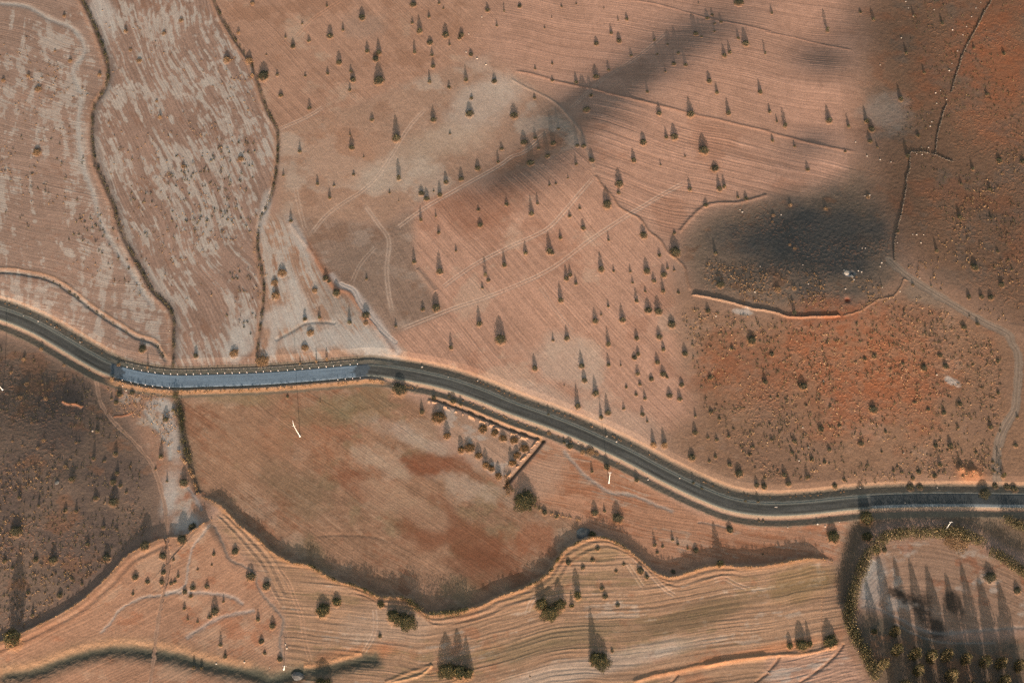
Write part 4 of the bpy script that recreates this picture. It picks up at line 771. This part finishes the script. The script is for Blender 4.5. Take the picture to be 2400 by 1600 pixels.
# zones used to tell look-alikes apart in words: (phrase, photo polygon), first hit wins
ZONES = [
    ("the walled orchard", O([(985, 905), (1250, 1005), (1165, 1120), (1040, 1050)])),
    ("the shaded plot", T(1800, 1200, [(830, 900), (1500, 1150), (2500, 1150), (2500, 2000), (900, 2000)])),
    ("the round field", T(1800, 1200, [(800, -100), (2500, -100), (2500, 1150), (1500, 1150), (830, 900), (700, 900)])),
    ("the road's north shoulder", [(x, y - 34) for x, y in ROAD[3:]] + [(x, y) for x, y in ROAD[3:]][::-1]),
    ("the road's south shoulder", [(x, y) for x, y in ROAD] + [(x, y + 32) for x, y in ROAD][::-1]),
    ("the far left field", [(-100, -100), (150, -100)] + G1 + [(400, 860), (-100, 740)]),
    ("the field between gullies", [(180, -100), (490, -100)] + G2 + [(600, 870), (400, 870)] + G1[::-1]),
    ("the fan shaped field", [(640, 500)] + L3 + [(900, 860), (600, 860)] + G2[::-1][:8]),
    ("the upper sandy field", [(480, -60), (1200, -60), (1110, 130), (1150, 200), (640, 310)]),
    ("the pale middle field", [(640, 300), (1150, 190), (1290, 220), (1380, 400), (960, 480), (640, 520)]),
    ("the upper ploughed field", [(1100, 130), (1200, -60), (2020, -60), (2020, 380), (1360, 210)]),
    ("the ribbed ploughed field", [(1360, 205), (2020, 375), (1930, 440), (1700, 470), (1580, 570), (1400, 470)]),
    ("the slope above road", [(640, 510), (960, 480), (1380, 390), (1560, 580), (1600, 800), (1600, 1090), (900, 860)]),
    ("the dark hilltop", [(1570, 570), (1700, 470), (1990, 400), (2100, 620), (1990, 750), (1640, 710)]),
    ("the upper right hillside", [(1980, -60), (2500, -60), (2500, 820), (2100, 620)]),
    ("the red stony hillside", [(1540, 580), (2500, 620), (2500, 1200), (1800, 1200), (1540, 1090)]),
    ("the big brown field", [(405, 890), (1000, 920), (1200, 1130), (1360, 1220), (1340, 1290)] + B1[:31][::-1]),
    ("the strip beside ditch", O([(215, 850), (400, 895), (425, 1060), (490, 1190), (400, 1235), (385, 1130), (300, 960)])),
    ("the dark left hillside", [(-100, 700), (400, 1100), (400, 1250), (-100, 1520)]),
    ("the lower left field", [(-100, 1500), (300, 1250), (490, 1200), (670, 1440), (670, 1700), (-100, 1700)]),
    ("the slope under road", O([(1250, 1012), (1400, 1060), (1600, 1180), (1780, 1205), (1960, 1180), (1960, 1290), (1650, 1305), (1550, 1325), (1400, 1240), (1165, 1120)])),
]
def pip(x, y, poly):
    r = False; n = len(poly)
    for i in range(n):
        a, b = poly[i], poly[(i + 1) % n]
        if (a[1] > y) != (b[1] > y) and x < (b[0] - a[0]) * (y - a[1]) / (b[1] - a[1]) + a[0]: r = not r
    return r
def zone(x, y):
    for nm, pl in ZONES:
        if pip(x, y, pl): return nm
    return "the ribbed bottom field"
NUM = "one two three four five six seven eight nine ten eleven twelve thirteen fourteen fifteen sixteen seventeen eighteen".split()
ORD = ["first", "second", "third", "fourth", "fifth", "sixth", "seventh", "eighth", "ninth", "tenth", "eleventh", "twelfth"]
def name_all(items, per=7):
    """items: dicts with px, py, look, obj.  Each zone is cut into rows from the top; a label gives look, zone, row and place in it."""
    z = {}
    for it in items: z.setdefault(zone(it['px'], it['py']), []).append(it)
    for zn, L in z.items():
        L.sort(key=lambda i: i['py']); nr = max(1, math.ceil(len(L) / per)); k = math.ceil(len(L) / nr)
        for r in range(nr):
            row = sorted(L[r * k:(r + 1) * k], key=lambda i: i['px'])
            for j, it in enumerate(row):
                rn = "" if nr == 1 else f", row {NUM[r]} down"
                it['obj']["label"] = f"{it['look']} in {zn}{rn}, {ORD[j]} from left"
def sizeword(w): return "tiny" if w < 1.8 else "small" if w < 3 else "middling" if w < 4.5 else "broad" if w < 8 else "huge"
# only what falls inside the frame
items_t, items_b = [], []
GRP = {'olive': "scattered bushes on the slopes", 'dry': "dry bushes of the fields", 'orchard': "trees of the walled orchard", 'bush': "large green bushes along banks", 'tall': "tall narrow trees", 'plot': "tall trees of the shaded plot"}
vis = [p for p in PLANTS if -15 < p[5] < 2415 and -12 < p[6] < 1625]
for i, (x, y, w, h, kind, px, py) in enumerate(vis):
    shape = 'tall' if kind == 'tall' or h / w > 1.25 else 'cone' if h / w > (.9 if kind == 'orchard' else .72) else 'low' if h / w < .3 else 'round'
    mk = 'bush' if kind == 'tall' else kind
    if kind in ('bush', 'orchard') and shape == 'tall': shape = 'cone'
    dens = 's' if w < 2.6 else 'm' if w < 5 else 'l' if w < 9 else 'x'
    z = zat(x, y) - .05; rz = random.uniform(0, 6.28); key = (mk, shape, i % 4 if dens != 'x' else i % 2, dens)
    is_tree = kind in ('orchard', 'tall') or h > 1.7
    nm = "tree" if is_tree else "dry_bush" if kind == 'dry' else "young_tree" if h / w > .5 else "bush"
    hh = h * random.uniform(.95, 1.08)
    if w >= 3.2 or is_tree:
        e = empty(nm, (x, y, z), rz, (w, w, hh)); cm, tm = proto(*key)
        link("crown", cm, e); link("trunk", tm, e); o = e
    else:
        o = link(nm, joined(key)); o.location = (x, y, z); o.rotation_euler = (0, 0, rz); o.scale = (w, w, hh)
    tag(o, None, nm.replace("_", " "), GRP[kind])
    tone_ = {'olive': "olive", 'dry': "dry", 'orchard': "leafy", 'bush': "green", 'tall': "narrow"}[kind]
    (items_t if is_tree else items_b).append(dict(px=px, py=py, obj=o, look=f"{sizeword(w)} {tone_} {nm.replace('dry_', '').replace('_', ' ')}"))
for i, (px, py, w) in enumerate(ORCH):
    if py > 1645: pass
    px += max(0, (py - 1540)) * .1; x, y = P(px, py); x += random.uniform(-.4, .4); w = w / 3.92 / SC * 1.0; hh = random.uniform(10.5, 13.5); w *= 1.02
    e = empty("tree", (x, y, zat(x, y) - .05), random.uniform(0, 6), (w, w, hh)); cm, tm = proto('hedge', 'tall', i % 3, 'l'); link("crown", cm, e); link("trunk", tm, e)
    tag(e, None, "tree", GRP['plot']); items_t.append(dict(px=px, py=py, obj=e, look="tall leafy yellowish tree"))
name_all([i for i in items_t]); [name_all([i for i in items_b if i['obj'].name.split('.')[0] == k]) for k in ('bush', 'dry_bush', 'young_tree')]

# ------------------------------------------------------------------ hedges and fringes
def hedge(name, pts, width, height, dens, size, m, label, cat="hedge", clump=1.0, side=0.0, gaps=0.0, seed=1, kind=None):
    r = np.random.default_rng(seed); w = np.array(smooth(PP(pts), 6)); seg = np.hypot(*np.diff(w, axis=0).T); acc = np.concatenate([[0], np.cumsum(seg)]); L = acc[-1]
    nc = max(4, int(L * dens / 40 * max(1.6, width * .62))); cs = r.uniform(0, L, nc)                     # clumps
    if gaps: cs = cs[vnoise(cs / 7.0, cs * 0, seed) > gaps]
    nc = len(cs); ch = height * r.uniform(.45, 1.0, nc) ** clump; cw = np.minimum(width * .5, ch * r.uniform(.5, .9, nc) + .3); co_ = r.uniform(-1, 1, nc) * np.maximum(width / 2 - cw * .6, .05) + side
    n = nc * 40; i = r.integers(0, nc, n); d = r.normal(size=(n, 3)); d /= np.linalg.norm(d, axis=1)[:, None]; q = r.uniform(.3, 1, n) ** .6
    s = np.clip(cs[i] + d[:, 0] * cw[i] * q, 0, L); o = co_[i] + d[:, 1] * cw[i] * q
    x = np.interp(s, acc, w[:, 0]); y = np.interp(s, acc, w[:, 1]); k = np.clip(np.searchsorted(acc, s) - 1, 0, len(seg) - 1)
    tx = np.diff(w[:, 0])[k] / seg[k]; ty = np.diff(w[:, 1])[k] / seg[k]; x = x - ty * o; y = y + tx * o
    zz = np.array([zat(a, b) for a, b in zip(x, y)]) + ch[i] * np.clip(.5 + .5 * d[:, 2] * q, .02, 1)
    lv = np.clip(r.normal(.45, .22, n) + (r.random(nc)[i] - .5) * .4, 0, 1)
    c, qd, l = leaf_cloud(x, y, zz, size, lv, r)
    o = link(name, mesh_np(name, c, qd, {"leaf": ('FLOAT', l)}), None, M[m])
    if kind: tag(o, label, cat, None, kind)
    else: tag(o, label, cat)
    return o
ARC = T(1800, 1200, [(1000, 1540), (950, 1450), (870, 1290), (800, 1190), (760, 1080), (735, 960), (760, 840), (790, 700), (830, 600), (880, 480), (940, 370), (1010, 285), (1100, 235), (1250, 205), (1400, 210), (1560, 200), (1700, 210), (1850, 240), (1980, 310)])
ARC2 = T(1800, 1200, [(2030, 380), (2120, 410), (2220, 480), (2352, 570), (2450, 620)])
hedge("hedge", ARC, 6.5, 7.4, 46, .26, "hedge", "tall yellow green hedge curving round the lower right field", seed=2, clump=.6)
hedge("hedge", ARC2, 6.0, 6.6, 46, .26, "hedge", "tall yellow green hedge at the right frame edge below the road", seed=3, clump=.6)
hedge("hedge", T(1800, 1200, [(2150, 55), (2230, 100), (2352, 160), (2460, 200)]), 5.5, 5.0, 34, .26, "hedge", "leafy hedge piece in the far right corner between road and field", seed=4, clump=.6)
hedge("hedge", T(0, 800, [(1610, 480), (1625, 560), (1660, 640), (1670, 760), (1680, 900), (1700, 1000), (1740, 1080), (1760, 1110)]), 3.4, 3.2, 26, .2, "bush", "dark ditch hedge on the left side of the big brown field", seed=5, clump=.8)
hedge("hedge", T(0, 800, [(1560, 600), (1600, 640), (1640, 700)]), 1.6, 1.4, 26, .16, "hedge", "short yellow hedge beside the dark ditch hedge", seed=6)
hedge("hedge", T(0, 800, [(1640, 1000), (1680, 1090), (1740, 1170), (1790, 1280), (1815, 1400)]), 2.2, 1.3, 24, .16, "fringe", "orange dry hedge where the ditch bends toward the bank", seed=7)
hedge("hedgerow", G1[:8], 2.0, 1.9, 17, .17, "bush", "dark hedgerow along the upper part of the left gully", cat="hedgerow", seed=8, gaps=.0)
hedge("hedgerow", G1[7:], 1.7, 1.5, 20, .16, "olive", "dark hedgerow along the lower part of the left gully", cat="hedgerow", seed=9, gaps=.15)
hedge("hedgerow", G2[:9], 1.8, 1.5, 14, .16, "olive", "broken hedgerow along the upper part of the second gully", cat="hedgerow", seed=10, gaps=.22)
hedge("hedgerow", G2[8:], 1.7, 1.3, 18, .16, "olive", "dark hedgerow along the lower part of the second gully", cat="hedgerow", seed=11, gaps=.18)
hedge("hedgerow", GUL[4:], 1.6, .7, 8, .14, "olive", "thin hedgerow on the grey gully above the road at left", cat="hedgerow", seed=12, gaps=.22)
hedge("hedgerow", B1[9:19], 3.2, 1.8, 22, .18, "bush", "green hedgerow on the bank, left part below the brown field", cat="hedgerow", seed=13, gaps=.2)
hedge("hedgerow", B1[17:23], 5.0, 3.6, 26, .2, "bush", "thick green hedgerow at the lowest bend of the bank", cat="hedgerow", seed=14, gaps=.2)
hedge("hedgerow", B1[26:36], 2.2, 1.5, 18, .17, "bush", "green hedgerow on the rising bank right of the big bush", cat="hedgerow", seed=15, gaps=.18)
hedge("hedgerow", T(1200, 800, [(-40, 1330), (60, 1400), (160, 1480), (260, 1540)]), 2.4, 1.8, 22, .17, "bush", "green hedgerow running down from the orchard wall corner", cat="hedgerow", seed=16)
hedge("hedgerow", T(600, 800, [(2300, 1240), (2310, 1330), (2330, 1420)]), 3.5, 2.4, 26, .18, "orchard", "dark hedgerow closing the lower tip of the triangular orchard", cat="hedgerow", seed=17)
hedge("hedgerow", T(1200, 1200, [(250, -20), (330, 10), (420, 30), (520, 50), (640, 80)]), 1.6, .9, 18, .14, "fringe", "orange dry hedgerow between brown field and road slope", cat="hedgerow", seed=18)
# dry grass fringes along lips of banks and verges: nobody could count the blades
def fringe(pts, width, height, dens, label, seed, side=0.0, m="fringe"):
    hedge("grass_fringe", pts, width, height, dens, .13, m, label, cat="grass", seed=seed, side=side, kind="stuff")
fringe(B1[:14], 1.3, .8, 16, "dry orange grass on the bank lip, left part", 31)
fringe(B1[13:38], 1.3, .9, 16, "dry orange grass on the bank lip, middle part", 32)
fringe(B1[37:], 1.3, .9, 16, "dry orange grass on the bank lip, right part", 33)
fringe(B10[1:], 1.2, .7, 12, "dry grass on the lip below the dark hillside", 34)
fringe([(x, y + 26) for x, y in ROAD[7:14]], 2.6, .8, 22, "dry orange grass along the south edge of the blue road", 35)
fringe([(x, y + 24) for x, y in ROAD[5:8]], 1.6, .7, 14, "sparse grass under the left part of the blue road", 36)
fringe([(x, y + 27) for x, y in ROAD[14:19]], 1.2, .4, 7, "low dry grass on the verge beside the orchard", 37)
for i, sg in enumerate([ROAD[1:6], ROAD[14:20], ROAD[20:25]]):
    fringe([(x, y - 30) for x, y in sg], 1.0, .3, 6, ["grass above the ditch by the left road end", "grass above the ditch over the middle road", "grass above the ditch over the right road"][i], 38 + i)

# ------------------------------------------------------------------ low scrub on the stony hills (one mass) and stones
def scrub(name, poly, n, seed, m, s0, s1, label, th=.5):
    r = np.random.default_rng(seed); xsv = [p[0] for p in poly]; ysv = [p[1] for p in poly]; cx, cy, cz, lv = [], [], [], []
    while len(cx) < n * 14:
        px = r.uniform(min(xsv), max(xsv)); py = r.uniform(min(ysv), max(ysv))
        if not pip(px, py, poly): continue
        if fbm(np.array([px / 70]), np.array([py / 50]), seed, 3)[0] < th + r.uniform(-.1, .1): continue
        x, y = P(px, py); z = zat(x, y); s = r.uniform(s0, s1)
        for k in range(14):
            cx.append(x + r.normal() * s * .35); cy.append(y + r.normal() * s * .35); cz.append(z + abs(r.normal()) * s * .3); lv.append(r.random())
    c, q, l = leaf_cloud(np.array(cx), np.array(cy), np.array(cz), (s0 + s1) * .13, np.array(lv), r)
    tag(link(name, mesh_np(name, c, q, {"leaf": ('FLOAT', l)}), None, M[m]), label, "scrub", None, "stuff")
RED = O([(1560, 700), (1850, 745), (1960, 735), (2120, 680), (2300, 800), (2300, 1090), (2000, 1110), (1750, 1100), (1620, 950)])
scrub("scrub", RED, 1100, 1, "olive", .5, 1.3, "low scrub over the red stony hillside", .46)
scrub("scrub", RED, 700, 2, "fringe", .5, 1.1, "dry tussocks over the red stony hillside", .46)
scrub("scrub", O([(1620, 600), (2000, 640), (2070, 700), (1950, 725), (1620, 680)]), 260, 3, "dry", .5, 1.3, "dry tussocks above the curved bank on the hilltop", .42)
scrub("scrub", O([(2100, 0), (2352, 0), (2352, 600), (2200, 560), (2060, 300)]), 500, 4, "olive", .4, 1.1, "low scrub over the upper right hillside", .5)
scrub("scrub", O([(-10, 790), (180, 860), (330, 1050), (340, 1220), (60, 1440), (-10, 1450)]), 620, 5, "olive", .4, 1.2, "low scrub over the dark lower left hillside", .46)
scrub("scrub", O([(-10, 1000), (180, 1060), (300, 1250), (60, 1440), (-10, 1450)]), 320, 6, "dry", .5, 1.2, "dry tussocks over the lower left hillside", .5)
scrub("scrub", O([(2080, 620), (2352, 300), (2352, 760), (2300, 740)]), 220, 7, "dry", .5, 1.3, "dry tussocks right of the hilltop", .5)
scrub("scrub", T(0, 800, [(980, 430), (1560, 440), (1640, 700), (1560, 1000), (1250, 700), (1020, 620)]), 220, 8, "fringe", .4, .9, "dry tussocks under the left road bend", .45)
scrub("scrub", O([(230, 20), (590, 150), (620, 700), (400, 690), (250, 300)]), 300, 9, "dry", .4, 1.2, "dry tussocks in the streaked field", .52)
scrub("scrub", O([(260, 300), (600, 330), (590, 780), (420, 700), (300, 480)]), 130, 19, "olive", .6, 1.7, "dark low scrub clumps in the streaked field", .54)
scrub("scrub", O([(10, 300), (200, 300), (260, 480), (330, 690), (200, 560), (10, 520)]), 60, 20, "olive", .6, 1.6, "dark low scrub clumps in the far left field", .54)
scrub("scrub", O([(0, 40), (210, 200), (380, 700), (100, 600), (0, 400)]), 200, 10, "dry", .4, 1.2, "dry tussocks in the far left field", .52)

def rock_mesh(seed, m):
    import bmesh
    bm = bmesh.new(); bmesh.ops.create_icosphere(bm, subdivisions=2, radius=.5); r = random.Random(seed)
    for v in bm.verts:
        k = 1 + r.uniform(-.13, .13); v.co = Vector((v.co.x * k * 1.15, v.co.y * k, max(-.2, v.co.z * k * .8) + .12))
    me = bpy.data.meshes.new("boulder"); bm.to_mesh(me); bm.free(); me.materials.append(M[m]); return me
rocks = [rock_mesh(i, 'stone') for i in range(4)]; rocks_d = [rock_mesh(i + 9, 'dark_stone') for i in range(2)]
RK = []
for t in [T(1800, 0, [(1265, 15), (1290, 75), (1335, 150), (1525, 92), (1870, 155), (1825, 245), (1955, 25), (1910, 75), (1790, 322), (1030, 598), (1665, 650), (1690, 585), (1740, 470), (1585, 835), (1540, 855), (1640, 915), (1550, 950), (1625, 990), (1605, 1058), (1505, 1120), (1490, 1160), (910, 1435), (1030, 1468), (1130, 1490), (805, 1305), (1410, 1355), (1365, 1415), (1475, 1355), (1415, 1420), (1225, 350), (1695, 275)]),
          T(1800, 400, [(890, 232), (935, 225), (1330, 585), (1365, 588), (1430, 588), (1405, 662), (1187, 662), (865, 712), (895, 712), (1045, 845), (1030, 880), (860, 930), (830, 920), (700, 915), (715, 940), (770, 955), (790, 1000), (1212, 1110), (1395, 988), (1500, 1055), (1050, 1072), (712, 1085), (120, 405), (320, 865), (370, 1040)]),
          T(1200, 400, [(1875, 1335), (2095, 360), (2115, 380), (1385, 1100), (2280, 880), (2230, 1115)]), T(600, 0, [(1955, 315), (1930, 480), (2030, 540), (2112, 595), (2075, 158)]),
          T(1800, 800, [(380, 212), (510, 365), (25, 520), (320, 790), (370, 972), (1550, 305), (1245, 1025), (850, 1335), (285, 1095), (1560, 1335)]),
          T(1800, 1200, [(180, 140), (525, 130), (655, 90), (455, 110)]), T(600, 800, [(1258, 405), (1765, 327), (1525, 228), (2035, 352)]), T(1200, 800, [(960, 918), (1540, 1255), (1250, 1265), (505, 935), (610, 930), (870, 868), (335, 668)]),
          T(0, 800, [(850, 822), (1128, 410), (1160, 450), (1085, 480), (735, 5)]), T(0, 400, [(500, 1435), (350, 1382), (215, 1330), (1560, 1470)]), T(0, 1200, [(2245, 1375), (1985, 1385)]), T(600, 1200, [(125, 1425), (270, 1215), (285, 1250)])]:
    RK += t
RK += [(1817, 1187.5), (1820.5, 1187.5), (2121, 1178)]  # unclear bright specks on the road, added as stones
its = []
for i, (px, py) in enumerate(RK):
    x, y = P(px, py); s = random.uniform(.5, .95); o = link("boulder", rocks[i % 4]); o.location = (x, y, zat(x, y)); o.scale = (s, s, s * .9); o.rotation_euler = (0, 0, random.uniform(0, 6))
    tag(o, None, "boulder", "pale boulders"); its.append(dict(px=px, py=py, obj=o, look="pale boulder"))
name_all(its, 8)
for (px, py, s, hgt, lab) in [(1367, 1249, 7.0, 2.6, "big grey rock outcrop at the point of the brown field"), (697, 1583, 6.0, 2.2, "grey rock outcrop at the bottom edge beside the stream"), (133, 1131, 2.6, 1.4, "lone grey boulder on the dark lower left hillside"), (1984, 640, 3.2, 1.4, "pale rock heap beside the pit on the hilltop"), (1997, 648, 2.2, 1.0, "small pale rock heap just right of the hilltop pit")]:
    x, y = P(px, py); o = link("rock", (rocks if 'pale' in lab else rocks_d)[int(px) % 2]); o.location = (x, y, zat(x, y) - .2); o.scale = (s, s * .8, hgt); o.rotation_euler = (0, 0, px)
    tag(o, lab, "rock")
# rubble walls: one long mesh each, stones part of its surface
def rubble_wall(pts, label, h=.6, w=.8, seed=1):
    import bmesh
    r = random.Random(seed); wpt = np.array(smooth(PP(pts), 6)); seg = np.hypot(*np.diff(wpt, axis=0).T); acc = np.concatenate([[0], np.cumsum(seg)]); bm = bmesh.new(); s = 0
    while s < acc[-1]:
        for lay in range(2):
            x = np.interp(s, acc, wpt[:, 0]) + r.uniform(-w, w) * .4; y = np.interp(s, acc, wpt[:, 1]) + r.uniform(-w, w) * .4; q = r.uniform(.26, .5)
            if r.random() < .1: continue
            rr = bmesh.ops.create_icosphere(bm, subdivisions=1, radius=q)
            for v in rr['verts']:
                k = 1 + r.uniform(-.2, .2); v.co = Vector((x + v.co.x * k, y + v.co.y * k, zat(x, y) + .1 + lay * .3 + v.co.z * k * .75))
        s += .55
    me = bpy.data.meshes.new("stone_wall"); bm.to_mesh(me); bm.free(); tag(link("stone_wall", me, None, M['rubble']), label, "stone wall")
W7 = T(1800, 0, [(2070, -30), (2040, 30), (1990, 110), (1950, 190), (1910, 270), (1870, 345), (1820, 430), (1785, 510), (1760, 600), (1730, 680), (1700, 800), (1680, 850)])
rubble_wall(W7, "long dark dry stone wall slanting down the upper right hillside", seed=1)
rubble_wall(T(1800, 0, [(1640, 960), (1605, 1050), (1590, 1120), (1560, 1220), (1550, 1300), (1540, 1410)]), "short dry stone wall continuing down to the corner", seed=2)
rubble_wall(T(1800, 0, [(1320, 1400), (1420, 1400), (1540, 1425), (1620, 1460), (1700, 1490)]), "dry stone wall crossing at the corner below the slanting wall", seed=3)
rubble_wall(T(1800, 0, [(1305, 1410), (1300, 1568)]) + T(1800, 400, [(1272, 60), (1268, 170), (1240, 310), (1215, 440), (1180, 560), (1160, 720), (1165, 830)]), "low dry stone wall beside the dark hilltop", h=.5, seed=4)

# ------------------------------------------------------------------ road furniture
def prism(bm, x, y, z0, z1, r0, r1, n=8):
    import bmesh
    m = bmesh.ops.create_cone(bm, cap_ends=True, segments=n, radius1=r0, radius2=r1, depth=z1 - z0)
    for v in m['verts']: v.co += Vector((x, y, (z0 + z1) / 2))
def bm_obj(name, build, parent, m):
    import bmesh
    bm = bmesh.new(); build(bm); me = bpy.data.meshes.new(name); bm.to_mesh(me); bm.free(); return link(name, me, parent, m)
def post_proto():
    e = empty("guard_post", (0, 0, 0))
    bm_obj("post", lambda b: prism(b, 0, 0, -.2, .95, .17, .15), e, M['white'])
    bm_obj("cap", lambda b: prism(b, 0, 0, .95, 1.06, .19, .1), e, M['white'])
    bm_obj("band", lambda b: prism(b, 0, 0, .68, .84, .175, .17), e, M['red'])
    return e
pp = post_proto(); first = True
def put_post(px, off, label):
    global first
    x, y, rz = road_at(px, off)
    if first: e = pp; first = False
    else:
        e = pp.copy(); C.objects.link(e)
        for ch in list(pp.children): c = ch.copy(); C.objects.link(c); c.parent = e
    e.location = (x, y, zat(x, y)); e.rotation_euler = (0, 0, rz); tag(e, label, "guard post", "guard posts along the blue road")
npx = np.arange(286, 848, 18.35)
def ordn(i): return ORD[i] if i < 12 else {13: "thirteenth", 14: "fourteenth", 15: "fifteenth", 16: "sixteenth", 17: "seventeenth", 18: "eighteenth", 19: "nineteenth", 20: "twentieth"}.get(i + 1, f"{i + 1}th")
for i, q in enumerate(npx):
    k = len(npx) - 1 - i
    lab = f"white guard post on north edge of blue road, {ordn(i)} from left" if i <= k else f"white guard post on north edge of blue road, {ordn(k)} from right"
    put_post(q, 4.15, lab)
for i, q in enumerate([292, 310, 327, 345, 363, 381, 399]): put_post(q, -4.1, f"white guard post on south edge of blue road, {ordn(i)} from left")
for i, q in enumerate([788, 806, 825, 843]): put_post(q, -4.4, f"white guard post on south edge of blue road, {ordn(3 - i)} from right")
# rail fence on the retaining edge north of the blue road
def fence():
    import bmesh
    x0, _ = P(280, 870); x1, _ = P(846, 860); ii = np.where((rx > x0) & (rx < x1))[0]
    e0 = (float(rx[ii[0]] + nxv[ii[0]] * 6.5), float(ry[ii[0]] + nyv[ii[0]] * 6.5)); e = empty("fence", (e0[0], e0[1], zat(*e0)))
    loc = Vector(e.location)
    pt = [Vector((float(rx[i] + nxv[i] * 6.5), float(ry[i] + nyv[i] * 6.5), 0)) for i in ii[::2]]
    for p in pt: p.z = zat(p.x, p.y)
    n_post = 0; pm = None
    for p in pt[::2]:
        if n_post < 100:
            if pm is None: o = bm_obj("fence_post", lambda b: prism(b, 0, 0, -.2, 1.0, .07, .06, 6), e, M['concrete']); pm = o
            else: o = pm.copy(); C.objects.link(o); o.parent = e
            o.location = p - loc; n_post += 1
    def rails(b):
        for zz in (.5, .9):
            for a, c in zip(pt[:-1], pt[1:]):
                d = c - a; L = d.length; vs = []
                for q in (a - loc, c - loc):
                    for (u, v) in ((-.03, -.03), (.03, -.03), (.03, .03), (-.03, .03)): vs.append(b.verts.new(q + Vector((u * d.y / L, -u * d.x / L, zz + v))))
                for k in range(4): b.faces.new((vs[k], vs[(k + 1) % 4], vs[4 + (k + 1) % 4], vs[4 + k]))
    bm_obj("rail", rails, e, M['concrete'])
    tag(e, "low post and rail fence on the verge north of blue road", "fence")
fence()
# poles
def pole(px, py, H, lean, arm, label, name="utility_pole"):
    x, y = P(px, py); e = empty(name, (x, y, zat(x, y))); e.rotation_euler = (lean[1], lean[0], 0)
    bm_obj("pole", lambda b: prism(b, 0, 0, -.3, H, .2, .1, 10), e, M['white'])
    bm_obj("footing", lambda b: prism(b, 0, 0, -.2, .4, .5, .4, 8), e, M['white'])
    def cr(b):
        import bmesh
        r = bmesh.ops.create_cube(b, size=1)
        for v in r['verts']: v.co = Vector((v.co.x * 1.8, v.co.y * .12, v.co.z * .12 + H - .9))
    ca = bm_obj("crossarm", cr, e, M['steel'])
    for s in (-.8, 0, .8):
        def ins(b, s=s):
            prism(b, s, 0, H - .82, H - .7, .09, .09, 8); prism(b, s, 0, H - .7, H - .5, .05, .05, 8); prism(b, s, 0, H - .5, H - .4, .1, .06, 8)
        bm_obj("insulator", ins, ca, M['white'])
    if arm:
        def ar(b):
            prism(b, 0, 0, 0, 3.2, .13, .07, 8)
            from mathutils import Matrix
            for v in b.verts: v.co = Matrix.Rotation(-.5, 4, 'X') @ v.co + Vector((0.12, 0, H - .1))
        bm_obj("bracket_arm", ar, e, M['white'])
    return tag(e, label, "utility pole", "white poles of the power line")
pole(703, 1022, 13.5, (-.14, .0), True, "leaning white pole in the big brown field below the road")
pole(1427, 1131, 14.0, (0.0, 0.0), False, "upright white pole on the slope below the road")
pole(2214, 1243, 12.5, (.05, 0), False, "white pole rising from the tall hedge at lower right")
pole(6, 913, 13.5, (-.14, 0), False, "white pole cut by the left frame edge")
pole(665, 1567, 6.0, (.18, 0), False, "short white pole beside the stream at the bottom edge")
print("plants", len(vis), "trees", len(items_t), "bushes", len(items_b), "grid", nx, ny)
